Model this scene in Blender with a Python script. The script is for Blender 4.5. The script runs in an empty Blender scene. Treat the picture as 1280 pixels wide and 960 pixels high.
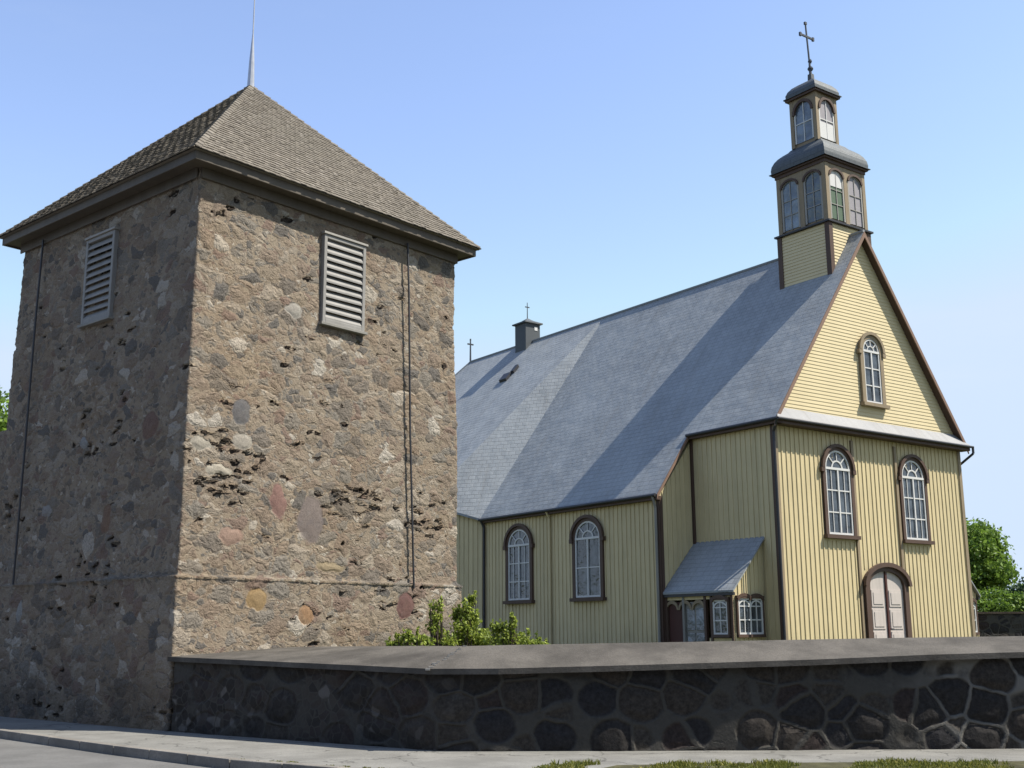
import bpy, math, random
import numpy as np
from mathutils import Vector, Matrix
R = math.radians
random.seed(7)
rng = np.random.default_rng(7)

# ------------------------------------------------------------ camera
SC = bpy.context.scene
COL = SC.collection
EYE = 1.55
PITCH, ROLL, FPX = R(12.067), R(-0.333), 1445.27
cd = bpy.data.cameras.new('camera')
cam = bpy.data.objects.new('camera', cd)
COL.objects.link(cam)
F_ = Vector((0, math.cos(PITCH), math.sin(PITCH)))
R_ = Vector((1, 0, 0)); U_ = R_.cross(F_)
R2 = R_*math.cos(ROLL) + U_*math.sin(ROLL)
U2 = -R_*math.sin(ROLL) + U_*math.cos(ROLL)
M_ = Matrix((R2, U2, -F_)).transposed().to_4x4()
M_.translation = Vector((0, 0, EYE))
cam.matrix_world = M_
cd.sensor_width = 36.0
cd.lens = FPX/1280*36.0
cd.clip_end = 3000
SC.camera = cam

# ------------------------------------------------------------ sky + sun
SUN_EL, SUN_AZ = R(54), R(-7.5)          # azimuth measured from +X
sdir = Vector((math.cos(SUN_EL)*math.cos(SUN_AZ), math.cos(SUN_EL)*math.sin(SUN_AZ), math.sin(SUN_EL)))
W = bpy.data.worlds.new('World'); SC.world = W
W.use_nodes = True
nt = W.node_tree; nt.nodes.clear()
sky = nt.nodes.new('ShaderNodeTexSky'); sky.sky_type = 'NISHITA'; sky.sun_disc = False
sky.sun_elevation = SUN_EL
sky.sun_rotation = math.atan2(sdir.x, sdir.y)
sky.air_density = 1.0; sky.dust_density = 0.3; sky.ozone_density = 1.8; sky.altitude = 100
bg = nt.nodes.new('ShaderNodeBackground'); bg.inputs[1].default_value = 0.15
wo = nt.nodes.new('ShaderNodeOutputWorld')
tint = nt.nodes.new('ShaderNodeMix'); tint.data_type = 'RGBA'; tint.blend_type = 'MULTIPLY'; tint.inputs[0].default_value = 1
tint.inputs[7].default_value = (1.17, 1.05, 1.05, 1)
nt.links.new(sky.outputs[0], tint.inputs[6]); 
# summer haze: the brightness near the horizon levels off, with a few faint veils of cloud
cap = nt.nodes.new('ShaderNodeMix'); cap.data_type = 'RGBA'; cap.blend_type = 'DARKEN'; cap.inputs[0].default_value = 1
cap.inputs[7].default_value = (2.55, 3.1, 3.85, 1)
nt.links.new(tint.outputs[2], cap.inputs[6])
tcw = nt.nodes.new('ShaderNodeTexCoord'); mpw = nt.nodes.new('ShaderNodeMapping'); mpw.inputs['Scale'].default_value = (1, 1, 4.5)
nzw = nt.nodes.new('ShaderNodeTexNoise'); nzw.inputs['Scale'].default_value = 2.6; nzw.inputs['Detail'].default_value = 7; nzw.inputs['Roughness'].default_value = .6
mrw = nt.nodes.new('ShaderNodeMapRange'); mrw.interpolation_type = 'SMOOTHSTEP'
for i_, v_ in enumerate((.50, .78, 0, .55)): mrw.inputs[i_+1].default_value = v_
sxw = nt.nodes.new('ShaderNodeSeparateXYZ'); lww = nt.nodes.new('ShaderNodeMapRange')
for i_, v_ in enumerate((.05, .32, 1, .12)): lww.inputs[i_+1].default_value = v_
mmw = nt.nodes.new('ShaderNodeMath'); mmw.operation = 'MULTIPLY'
clw = nt.nodes.new('ShaderNodeMix'); clw.data_type = 'RGBA'; clw.inputs[7].default_value = (3.1, 3.4, 3.8, 1)
nt.links.new(tcw.outputs['Generated'], mpw.inputs[0]); nt.links.new(mpw.outputs[0], nzw.inputs['Vector']); nt.links.new(nzw.outputs[0], mrw.inputs[0])
nt.links.new(tcw.outputs['Generated'], sxw.inputs[0]); nt.links.new(sxw.outputs[2], lww.inputs[0])
nt.links.new(mrw.outputs[0], mmw.inputs[0]); nt.links.new(lww.outputs[0], mmw.inputs[1]); nt.links.new(mmw.outputs[0], clw.inputs[0])
nt.links.new(cap.outputs[2], clw.inputs[6]); nt.links.new(clw.outputs[2], bg.inputs[0]); nt.links.new(bg.outputs[0], wo.inputs[0])
sl = bpy.data.lights.new('sun', 'SUN'); sl.energy = 5.0; sl.angle = R(0.53); sl.color = (1.0, 0.943, 0.835)
so = bpy.data.objects.new('sun', sl); COL.objects.link(so)
so.rotation_euler = sdir.to_track_quat('Z', 'Y').to_euler(); so.location = (30, -10, 40)
SC.view_settings.view_transform = 'Standard'
SC.view_settings.look = 'None'
SC.view_settings.gamma = 1
SC.view_settings.exposure = 0.80

# ------------------------------------------------------------ material helpers
class NT:
    def __init__(s, name, disp=False):
        s.m = bpy.data.materials.new(name); s.m.use_nodes = True
        s.t = s.m.node_tree; s.n = s.t.nodes; s.l = s.t.links
        s.b = s.n['Principled BSDF']; s.out = s.n['Material Output']
        if disp: s.m.displacement_method = 'BOTH'
    def node(s, typ, **kw):
        n = s.n.new(typ)
        for k, v in kw.items(): setattr(n, k, v)
        return n
    def put(s, v, sock):
        if v is None: return
        if hasattr(v, 'is_output'): s.l.new(v, sock)
        else:
            if isinstance(v, (tuple, list)) and sock.type == 'RGBA' and len(v) == 3: v = (*v, 1)
            sock.default_value = v
    def math(s, op, a, b=None, c=None, clamp=False):
        n = s.node('ShaderNodeMath', operation=op); n.use_clamp = clamp
        s.put(a, n.inputs[0]); s.put(b, n.inputs[1]); s.put(c, n.inputs[2]); return n.outputs[0]
    def vmath(s, op, a, b=None, scale=None):
        n = s.node('ShaderNodeVectorMath', operation=op)
        s.put(a, n.inputs[0]); s.put(b, n.inputs[1])
        if scale is not None: s.put(scale, n.inputs['Scale'])
        return n.outputs['Value'] if op in ('LENGTH', 'DOT_PRODUCT', 'DISTANCE') else n.outputs[0]
    def mix(s, f, a, b, mode='MIX'):
        n = s.node('ShaderNodeMix', data_type='RGBA', blend_type=mode)
        s.put(f, n.inputs[0]); s.put(a, n.inputs[6]); s.put(b, n.inputs[7]); return n.outputs[2]
    def noise(s, vec, scale, detail=3, rough=.55, dist=0):
        n = s.node('ShaderNodeTexNoise'); s.put(vec, n.inputs['Vector'])
        n.inputs['Scale'].default_value = scale; n.inputs['Detail'].default_value = detail
        n.inputs['Roughness'].default_value = rough; n.inputs['Distortion'].default_value = dist
        return n.outputs['Fac'], n.outputs['Color']
    def voro(s, vec, scale, feature='F1', rnd=1):
        n = s.node('ShaderNodeTexVoronoi', feature=feature); s.put(vec, n.inputs['Vector'])
        n.inputs['Scale'].default_value = scale; n.inputs['Randomness'].default_value = rnd
        return n
    def ramp(s, f, stops, interp='LINEAR'):
        n = s.node('ShaderNodeValToRGB'); cr = n.color_ramp; cr.interpolation = interp
        while len(cr.elements) < len(stops): cr.elements.new(.5)
        for e, (p, c) in zip(cr.elements, stops):
            e.position = p; e.color = (*c, 1) if len(c) == 3 else c
        s.put(f, n.inputs[0]); return n.outputs[0]
    def mapr(s, v, a, b, c=0, d=1):
        n = s.node('ShaderNodeMapRange', interpolation_type='SMOOTHSTEP')
        s.put(v, n.inputs[0])
        for i, x in enumerate((a, b, c, d)): n.inputs[i+1].default_value = x
        return n.outputs[0]
    def obj(s): return s.node('ShaderNodeTexCoord').outputs['Object']
    def uv(s): return s.node('ShaderNodeTexCoord').outputs['UV']
    def sep(s, v):
        n = s.node('ShaderNodeSeparateXYZ'); s.put(v, n.inputs[0]); return n.outputs
    def bump(s, h, strength=.3, dist=.02):
        n = s.node('ShaderNodeBump'); n.inputs['Strength'].default_value = strength
        n.inputs['Distance'].default_value = dist; s.put(h, n.inputs['Height'])
        s.l.new(n.outputs[0], s.b.inputs['Normal'])
    def base(s, c, rough=.8, spec=.3, metal=0):
        s.put(c, s.b.inputs['Base Color']); s.put(rough, s.b.inputs['Roughness'])
        s.b.inputs['Specular IOR Level'].default_value = spec
        s.b.inputs['Metallic'].default_value = metal
    def disp(s, h, scale):
        n = s.node('ShaderNodeDisplacement'); n.inputs['Scale'].default_value = scale
        n.inputs['Midlevel'].default_value = 0
        s.put(h, n.inputs['Height']); s.l.new(n.outputs[0], s.out.inputs['Displacement'])

def painted(name, c, var=.25, scale=6, rough=.6, streak=True, bump=.15):
    """weathered paint: blotches, vertical dirt streaks, fine grain"""
    k = NT(name); o = k.obj()
    f1, _ = k.noise(o, scale*.25, 5, .6)
    st = k.vmath('MULTIPLY', o, (scale*1.6, scale*1.6, scale*.12))
    f2, _ = k.noise(st, 1, 4, .6)
    dark = tuple(x*(1-var*1.3) for x in c); lite = tuple(min(1, x*(1+var*.5)) for x in c)
    col = k.mix(f1, dark, lite)
    if streak:
        col = k.mix(k.mapr(f2, .45, .8, 0, .5), col, tuple(x*.6 for x in c))
    if streak and 'boards' in name:
        zf = k.math('MULTIPLY', k.mapr(k.sep(o)[2], .2, 1.5, 1, 0), k.mapr(k.noise(k.vmath('MULTIPLY', o, (5, 5, .8)), 1, 3)[0], .35, .7))
        col = k.mix(k.math('MULTIPLY', zf, .55), col, tuple(x*.5 for x in c))
        pb = k.voro(k.vmath('MULTIPLY', o, (1, 1, .02)), 4.2); sp = k.node('ShaderNodeSeparateColor'); k.l.new(pb.outputs['Color'], sp.inputs[0])
        col = k.mix(k.mapr(sp.outputs[0], .3, 1, 0, .28), col, tuple(min(1, x*1.25) for x in c))
        col = k.mix(k.mapr(k.noise(k.vmath('MULTIPLY', o, (9, 9, 1.4)), 1.3, 5, .7)[0], .60, .74, 0, .5), col, tuple(x*.62 for x in (c[0], c[1]*.97, c[2]*1.05)))
    f3, _ = k.noise(o, 60, 2)
    col = k.mix(k.mapr(f3, .3, .7, 0, .25), col, dark)
    k.base(col, rough, .3); k.bump(f3, bump, .01)
    return k.m

# rubble masonry of the tower; extra = list of (centre, radii, colour) big individual stones
def rubble(name, extra=(), gain=1.0):
    k = NT(name, disp=True); o = k.obj()
    _, nc = k.noise(o, 1.7, 3, .6)
    wv = k.vmath('SCALE', k.vmath('SUBTRACT', nc, (.5, .5, .5)), scale=.34)
    _, nc2 = k.noise(o, 8, 2, .5)
    wv2 = k.vmath('SCALE', k.vmath('SUBTRACT', nc2, (.5, .5, .5)), scale=.07)
    p = k.vmath('ADD', k.vmath('ADD', o, wv), wv2)
    pz = k.vmath('MULTIPLY', p, (1, 1, 1.45))
    def layer(scale, thr, e0, e1):
        a = k.voro(pz, scale); e = k.voro(pz, scale, 'DISTANCE_TO_EDGE')
        c = k.node('ShaderNodeSeparateColor'); k.l.new(a.outputs['Color'], c.inputs[0])
        m = k.math('MULTIPLY', k.math('GREATER_THAN', c.outputs[0], thr), k.mapr(e.outputs['Distance'], e0, e1))
        return m, c.outputs[1], c.outputs[2], k.mapr(e.outputs['Distance'], 0, .35)
    m1, g1, b1, d1 = layer(2.7, .42, .03, .065)
    m2, g2, b2, d2 = layer(5.2, .30, .04, .09)
    m3, g3, b3, d3 = layer(12, .35, .05, .12)
    pal = [(0, (.14, .12, .10)), (.13, (.18, .142, .11)), (.26, (.205, .168, .128)), (.4, (.11, .10, .09)), (.47, (.195, .155, .118)),
           (.60, (.235, .20, .16)), (.75, (.165, .122, .098)), (.82, (.165, .147, .125)), (.94, (.30, .27, .23))]
    f1, _ = k.noise(o, 22, 4, .7)
    f0, _ = k.noise(o, .55, 3, .6)
    mort = k.mix(f1, (.165, .135, .10), (.28, .235, .18))
    mort = k.mix(k.mapr(f0, .35, .65, 0, .55), mort, (.18, .138, .103))
    grain = k.mapr(k.noise(o, 45, 3, .7)[0], .25, .75, .72, 1.2)
    def stone(g): return k.mix(1.0, k.ramp(g, pal, 'CONSTANT'), grain, 'MULTIPLY')
    col = k.mix(m3, mort, stone(g3))
    col = k.mix(m2, col, stone(g2))
    col = k.mix(m1, col, stone(g1))
    h = k.math('MULTIPLY', m3, .007)
    h = k.math('ADD', h, k.math('MULTIPLY', k.math('MULTIPLY', m2, d2), .011))
    h = k.math('ADD', h, k.math('MULTIPLY', k.math('MULTIPLY', m1, d1), .017))
    h = k.math('ADD', h, k.math('MULTIPLY', k.math('SUBTRACT', f1, .5), .018))
    col = k.mix(k.mapr(k.noise(k.vmath('ADD', o, (7, 2, 5)), .8, 4, .6)[0], .42, .68, 0, .45), col, k.mix(1.0, col, (.96, .86, .74), 'MULTIPLY'))
    col = k.mix(k.mapr(k.noise(k.vmath('ADD', o, (1, 9, 3)), 1.6, 5, .7)[0], .5, .75, 0, .5), col, k.mix(1.0, col, (.62, .62, .62), 'MULTIPLY'))
    # fallen-out pockets: thin dark gaps, clustered
    ph = k.vmath('MULTIPLY', p, (.75, .75, 2.3))
    a = k.voro(ph, 5.2); c = k.node('ShaderNodeSeparateColor'); k.l.new(a.outputs['Color'], c.inputs[0])
    e = k.voro(ph, 5.2, 'DISTANCE_TO_EDGE')
    clus = k.mapr(k.noise(k.vmath('ADD', o, (3.1, 1.7, .4)), .6, 2, .5)[0], .46, .72, 0, .13)
    hole = k.math('MULTIPLY', k.math('LESS_THAN', c.outputs[2], clus), k.mapr(e.outputs['Distance'], .06, .16))
    # a band of open joints round the lower left of the sunny face and by the cable
    for cen, rad in (((.9, 0, 4.35), (1.0, .8, .8)), ((5.9, 0, 3.9), (.8, .8, .7)), ((3.9, 0, 4.0), (1.4, .8, .35))):
        dd = k.vmath('LENGTH', k.vmath('MULTIPLY', k.vmath('SUBTRACT', o, cen), tuple(1/x for x in rad)))
        z = k.mapr(dd, .5, 1.1, .30, 0)
        hole = k.math('MAXIMUM', hole, k.math('MULTIPLY', k.math('LESS_THAN', c.outputs[1], z), k.mapr(e.outputs['Distance'], .05, .14)))
    joint = k.math('MULTIPLY', k.mapr(k.voro(pz, 5.5, 'DISTANCE_TO_EDGE').outputs['Distance'], .0, .035, 1, 0), k.mapr(k.noise(o, 2.3, 2)[0], .5, .6))
    col = k.mix(k.math('MULTIPLY', joint, .5), col, (.08, .062, .05))
    h = k.math('SUBTRACT', h, k.math('MULTIPLY', joint, .009))
    for (cen, rad, cc) in extra:
        dd = k.vmath('LENGTH', k.vmath('MULTIPLY', k.vmath('SUBTRACT', k.vmath('ADD', k.vmath('ADD', o, wv2), k.vmath('SCALE', wv, scale=.9)), cen), tuple(1/x for x in rad)))
        mm = k.mapr(dd, .8, 1.0, 1, 0)
        col = k.mix(k.math('MULTIPLY', mm, .85), col, k.mix(1.0, tuple(x*.55 for x in cc), grain, 'MULTIPLY'))
        h = k.math('ADD', k.math('MULTIPLY', h, k.math('SUBTRACT', 1, mm)), k.math('MULTIPLY', k.mapr(dd, .3, 1.0, 1, 0), .02))
        hole = k.math('MULTIPLY', hole, k.math('SUBTRACT', 1, mm))
    col = k.mix(hole, col, (.045, .036, .03))
    h = k.math('SUBTRACT', h, k.math('MULTIPLY', hole, .085))
    # foot of the wall: patchily darker towards the ground
    z = k.sep(o)[2]
    foot_dark = k.math('MULTIPLY', k.mapr(z, .2, 1.6, 1, 0), k.mapr(k.noise(o, 1.1, 3)[0], .3, .6, .3, 1))
    col = k.mix(k.math('MULTIPLY', foot_dark, .55), col, (.04, .035, .03))
    k.base(k.mix(1.0, col, (gain, gain, gain), 'MULTIPLY'), .92, .15)
    k.disp(h, 1.0)
    return k.m

# street wall of field boulders with raised mortar ribbons
def boulders(name):
    k = NT(name, disp=True); o = k.obj()
    _, nc = k.noise(o, 2.2, 3, .6)
    p = k.vmath('ADD', o, k.vmath('SCALE', k.vmath('SUBTRACT', nc, (.5, .5, .5)), scale=.12))
    pz = k.vmath('MULTIPLY', p, (1, .55, 1.15))
    sc = 1.95
    a = k.voro(pz, sc, rnd=.72); e = k.voro(pz, sc, 'DISTANCE_TO_EDGE', rnd=.72)
    c = k.node('ShaderNodeSeparateColor'); k.l.new(a.outputs['Color'], c.inputs[0])
    ed = e.outputs['Distance']
    f1, _ = k.noise(o, 18, 5, .7); f2, _ = k.noise(o, 1.3, 3)
    st = k.ramp(c.outputs[1], [(0, (.022, .02, .019)), (.25, (.034, .029, .025)), (.5, (.02, .019, .02)), (.7, (.038, .033, .028)), (.88, (.028, .021, .019))], 'CONSTANT')
    st = k.mix(1.0, st, k.mapr(f1, .2, .8, .45, 1.5), 'MULTIPLY')
    x = k.sep(o)[0]
    right = k.mapr(x, 3.2, 6.3)
    mcol = k.mix(f1, (.034, .032, .028), (.064, .06, .053))
    pale = k.mapr(k.math('ADD', k.math('MULTIPLY', right, .55), k.math('MULTIPLY', f2, .6)), .66, .95)
    mcol = k.mix(pale, mcol, (.135, .128, .115))
    m = k.math('MAXIMUM', k.mapr(ed, .02, .07, 1, 0), k.mapr(a.outputs['Distance'], .57, .67))
    m = k.math('MULTIPLY', m, k.mapr(k.noise(o, 3.5, 3)[0], .3, .45, .55, 1))
    col = k.mix(m, st, mcol)
    # crumbly small-stone patches toward the tower end
    a2 = k.voro(p, 7); e2 = k.voro(p, 7, 'DISTANCE_TO_EDGE')
    c2 = k.node('ShaderNodeSeparateColor'); k.l.new(a2.outputs['Color'], c2.inputs[0])
    small = k.mix(k.mapr(e2.outputs['Distance'], .0, .1, 1, 0), k.ramp(c2.outputs[0], [(0, (.025, .022, .02)), (.4, (.045, .038, .033)), (.75, (.034, .027, .025)), (.93, (.10, .092, .085))], 'CONSTANT'), (.05, .046, .04))
    left = k.math('MULTIPLY', k.mapr(x, .5, -3.5), k.mapr(f2, .35, .6))
    col = k.mix(left, col, small)
    h = k.math('MULTIPLY', k.math('MULTIPLY', k.mapr(ed, .02, .3), k.mapr(a.outputs['Distance'], .62, .3)), .04)
    h = k.math('ADD', h, k.math('MULTIPLY', m, .02))
    h = k.math('ADD', h, k.math('MULTIPLY', f1, .010))
    k.base(col, .9, .2); k.disp(h, 1.0)
    return k.m

def concrete(name, c, var=.3, cracks=0, sc=1.0):
    k = NT(name); o = k.obj()
    f1, _ = k.noise(o, 1.2*sc, 5, .65); f2, _ = k.noise(o, 30*sc, 4, .7); f3, _ = k.noise(o, 90, 2, .6)
    col = k.mix(k.mapr(f1, .3, .7), tuple(x*(1-var) for x in c), tuple(x*(1+var*.6) for x in c))
    col = k.mix(k.mapr(f2, .35, .75, 0, .55), col, tuple(x*.62 for x in c))
    col = k.mix(k.mapr(f3, .55, .8, 0, .4), col, tuple(min(1, x*1.5) for x in c))
    if cracks:
        _, nc = k.noise(o, 2.5, 4)
        p = k.vmath('ADD', o, k.vmath('SCALE', nc, scale=.6))
        e = k.voro(p, cracks, 'DISTANCE_TO_EDGE').outputs['Distance']
        col = k.mix(k.mapr(e, .002, .012, .7, 0), col, tuple(x*.3 for x in c))
    k.base(col, .9, .2); k.bump(f2, .5, .02)
    return k.m

def slate(name, c1, c2, mort, w=.42, hgt=.30, bumps=.6):
    k = NT(name); u = k.uv()
    _, nc = k.noise(u, 3, 2); uw = k.vmath('ADD', u, k.vmath('SCALE', k.vmath('SUBTRACT', nc, (.5, .5, .5)), scale=.03))
    b = k.node('ShaderNodeTexBrick'); k.put(uw, b.inputs['Vector'])
    b.offset = .5
    for nm, v in (('Scale', 1), ('Mortar Size', .016), ('Mortar Smooth', .3), ('Bias', 0), ('Brick Width', w), ('Row Height', hgt)): b.inputs[nm].default_value = v
    k.put(c1, b.inputs['Color1']); k.put(c2, b.inputs['Color2']); k.put(mort, b.inputs['Mortar'])
    f, _ = k.noise(u, .35, 5, .65); f2, _ = k.noise(k.vmath('MULTIPLY', u, (3, .25, 1)), 1.2, 4, .6); f3, _ = k.noise(u, 26, 3, .7)
    col = k.mix(k.mapr(f, .3, .7, 0, .55), b.outputs['Color'], tuple(x*1.4 for x in c1))
    col = k.mix(k.mapr(k.noise(k.vmath('MULTIPLY', u, (.9, .12, 1)), 1.7, 5, .7)[0], .5, .72, 0, .4), col, tuple(x*y for x, y in zip(c1, (.75, .68, .6))))
    col = k.mix(k.mapr(f2, .45, .8, 0, .35), col, tuple(x*.6 for x in c2))
    col = k.mix(k.mapr(f3, .3, .75, 0, .4), col, tuple(x*.65 for x in c1))
    rg = k.mapr(f3, .2, .8, .45, .8)
    k.base(col, rg, .4)
    # each row lifts towards its lower edge
    row = k.math('FRACT', k.math('DIVIDE', k.sep(uw)[1], hgt))
    h = k.math('ADD', k.math('MULTIPLY', row, -.5), k.math('MULTIPLY', b.outputs['Fac'], -.6))
    h = k.math('ADD', h, k.math('MULTIPLY', f3, .35))
    h = k.math('ADD', h, k.math('MULTIPLY', k.noise(u, 1.1, 3, .5)[0], 3.0))
    k.bump(h, bumps, .03)
    return k.m

def wood_shingle(name):
    k = NT(name)
    g = k.node('ShaderNodeNewGeometry').outputs['Random Per Island']
    o = k.obj()
    col = k.ramp(g, [(0, (.13, .112, .09)), (.3, (.175, .153, .123)), (.6, (.15, .131, .107)), (.85, (.22, .195, .162)), (1, (.105, .09, .073))])
    f, _ = k.noise(k.vmath('MULTIPLY', o, (1, 1, .6)), 14, 4, .7); f2, _ = k.noise(o, .7, 4)
    col = k.mix(k.mapr(f, .3, .75, 0, .5), col, (.055, .048, .041))
    col = k.mix(k.mapr(f2, .4, .7, 0, .3), col, (.13, .118, .095))
    k.base(col, .9, .2); k.bump(f, .3, .01); return k.m

def simple(name, c, rough=.5, metal=0, spec=.4, var=.2):
    k = NT(name); o = k.obj(); f, _ = k.noise(o, 7, 4, .6)
    k.base(k.mix(f, tuple(x*(1-var) for x in c), tuple(min(1, x*(1+var)) for x in c)), rough, spec, metal)
    return k.m

def glass(name, c=(.025, .03, .035), rough=.06):
    k = NT(name); o = k.obj(); f, _ = k.noise(o, 1.6, 3, .6)
    k.base(k.mix(k.mapr(f, .35, .65), c, tuple(x*2.6 for x in c)), rough, .9)
    f2, _ = k.noise(o, 3.2, 3); k.bump(f2, .35, .08)
    return k.m

def leafmat(name, a, b, dark):
    k = NT(name)
    g = k.node('ShaderNodeNewGeometry').outputs['Random Per Island']
    col = k.ramp(g, [(0, dark), (.35, a), (.75, b), (1, tuple(min(1, x*1.35) for x in b))])
    f, _ = k.noise(k.obj(), .9, 2)
    col = k.mix(k.mapr(f, .35, .65, 0, .45), col, a)
    k.base(col, .55, .3)
    tr = k.node('ShaderNodeBsdfTranslucent'); k.put(col, tr.inputs[0])
    mx = k.node('ShaderNodeMixShader'); mx.inputs[0].default_value = .38
    k.l.new(k.b.outputs[0], mx.inputs[1]); k.l.new(tr.outputs[0], mx.inputs[2]); k.l.new(mx.outputs[0], k.out.inputs[0])
    return k.m

M = {}
M['yellow'] = painted('yellow_boards', (.535, .445, .262), .16, 5)
M['cream'] = painted('cream_boards', (.56, .47, .285), .12, 4, streak=False)
M['brown'] = painted('brown_trim', (.085, .052, .038), .25, 6)
M['grey_board'] = painted('grey_boards', (.22, .21, .19), .25, 6)
M['white'] = painted('white_paint', (.55, .545, .53), .12, 6, streak=False)
M['dirty_white'] = painted('dirty_white_paint', (.30, .285, .26), .2, 8)
M['louvre'] = painted('louvre_paint', (.25, .24, .225), .3, 8)
M['door_white'] = painted('door_paint', (.46, .41, .375), .12, 5)
M['fascia'] = painted('fascia_boards', (.10, .083, .065), .3, 6)
M['belfry_trim'] = painted('belfry_trim_paint', (.25, .195, .125), .25, 7)
M['maroon'] = painted('maroon_door', (.07, .025, .02), .3, 6)
M['slate'] = slate('slate_roof', (.24, .255, .262), (.20, .215, .222), (.14, .147, .157), .34, .22)
M['tin'] = slate('tin_sheet', (.225, .225, .23), (.20, .20, .21), (.13, .13, .13), 1.05, 3.0, .15)
M['dome'] = slate('dome_sheet', (.075, .085, .092), (.06, .07, .078), (.03, .036, .042), .35, .25, .3)
M['metal_dark'] = simple('dark_metal', (.035, .035, .04), .45, .3)
M['metal_cross'] = simple('cross_metal', (.06, .065, .075), .45, .5)
M['spire'] = simple('spire_metal', (.42, .42, .44), .35, .6)
M['glass'] = glass('window_glass')
M['glass_pale'] = glass('pale_glass', (.06, .075, .095), .15)
M['curtain'] = simple('curtain_cloth', (.22, .23, .24), .8)
M['green_panel'] = simple('green_panel', (.06, .10, .06), .6)
M['pink_panel'] = simple('pale_panel', (.24, .225, .24), .6)
M['dark'] = simple('dark_inside', (.015, .014, .013), .9)
M['shingle'] = wood_shingle('wooden_shingles')
M['coping'] = concrete('coping_concrete', (.092, .083, .072), .45)
M['pave'] = concrete('pavement_concrete', (.19, .185, .17), .25, .55)
M['kerb'] = concrete('kerb_concrete', (.20, .185, .165), .3)
M['asphalt'] = concrete('asphalt_surface', (.135, .132, .127), .2)
M['earth'] = concrete('earth_surface', (.075, .085, .035), .4)
M['verge'] = concrete('verge_soil', (.075, .07, .035), .5, sc=3)
M['bark'] = concrete('bark_surface', (.085, .065, .05), .4)
M['boulders'] = boulders('boulder_masonry')
M['foundation'] = concrete('foundation_stone', (.2, .18, .16), .3)

# ------------------------------------------------------------ mesh helpers
class MB:
    def __init__(s): s.v = []; s.f = []; s.uv = []; s.mi = []; s.cur = 0
    def face(s, pts, uv=None):
        n = len(s.v); s.v += [tuple(p) for p in pts]; s.f.append(tuple(range(n, n+len(pts))))
        s.uv.append(uv); s.mi.append(s.cur)
    def box(s, x0, x1, y0, y1, z0, z1, mp=None):
        c = [(x0, y0, z0), (x1, y0, z0), (x1, y1, z0), (x0, y1, z0), (x0, y0, z1), (x1, y0, z1), (x1, y1, z1), (x0, y1, z1)]
        s.hexa(c, mp)
    def hexa(s, c, mp=None):
        if mp: c = [mp(*p) for p in c]
        n = len(s.v); s.v += [tuple(p) for p in c]
        for f in ((0, 3, 2, 1), (4, 5, 6, 7), (0, 1, 5, 4), (1, 2, 6, 5), (2, 3, 7, 6), (3, 0, 4, 7)):
            s.f.append(tuple(n+i for i in f)); s.uv.append(None); s.mi.append(s.cur)
    def prism(s, poly, fa, fb):
        """poly list of 2-D points; fa(p), fb(p) map to the two caps"""
        n = len(s.v); k = len(poly)
        s.v += [tuple(fa(*p)) for p in poly] + [tuple(fb(*p)) for p in poly]
        s.f.append(tuple(range(n, n+k))); s.f.append(tuple(range(n+2*k-1, n+k-1, -1)))
        for i in range(k):
            j = (i+1) % k; s.f.append((n+i, n+k+i, n+k+j, n+j))
        s.uv += [None]*(k+2); s.mi += [s.cur]*(k+2)
    def band(s, outer, inner, mp, d0, d1):
        """closed strip between two open curves of same length, extruded d0..d1"""
        for i in range(len(outer)-1):
            a, b, c, d = outer[i], outer[i+1], inner[i+1], inner[i]
            q = [(a[0], a[1], d0), (b[0], b[1], d0), (c[0], c[1], d0), (d[0], d[1], d0),
                 (a[0], a[1], d1), (b[0], b[1], d1), (c[0], c[1], d1), (d[0], d[1], d1)]
            s.hexa(q, mp)
    def tube(s, p0, p1, r0, r1=None, n=10, cap=True):
        r1 = r0 if r1 is None else r1
        p0 = Vector(p0); p1 = Vector(p1); d = (p1-p0).normalized()
        a = d.orthogonal().normalized(); b = d.cross(a)
        k = len(s.v)
        for p, r in ((p0, r0), (p1, r1)):
            for i in range(n):
                t = 2*math.pi*i/n; s.v.append(tuple(p + a*math.cos(t)*r + b*math.sin(t)*r))
        for i in range(n):
            j = (i+1) % n; s.f.append((k+i, k+j, k+n+j, k+n+i)); s.uv.append(None); s.mi.append(s.cur)
        if cap:
            s.f.append(tuple(k+i for i in range(n-1, -1, -1))); s.f.append(tuple(k+n+i for i in range(n)))
            s.uv += [None]*2; s.mi += [s.cur]*2
    def path(s, pts, r, n=8):
        for a, b in zip(pts[:-1], pts[1:]): s.tube(a, b, r, r, n)
    def build(s, name, mats, parent=None, smooth=False, bevel=0):
        me = bpy.data.meshes.new(name); me.from_pydata(s.v, [], s.f)
        if not isinstance(mats, (list, tuple)): mats = [mats]
        for m in mats: me.materials.append(m)
        if len(mats) > 1: me.polygons.foreach_set('material_index', s.mi)
        if any(u is not None for u in s.uv):
            L = me.uv_layers.new(name='uv'); i = 0
            for f, u in zip(s.f, s.uv):
                for k in range(len(f)):
                    if u is not None: L.data[i].uv = u[k]
                    i += 1
        if smooth: me.shade_smooth()
        me.validate(); me.update()
        o = bpy.data.objects.new(name, me); COL.objects.link(o)
        if parent: o.parent = parent
        if bevel:
            b = o.modifiers.new('bevel', 'BEVEL'); b.width = bevel; b.segments = 2; b.limit_method = 'ANGLE'
        return o

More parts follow.
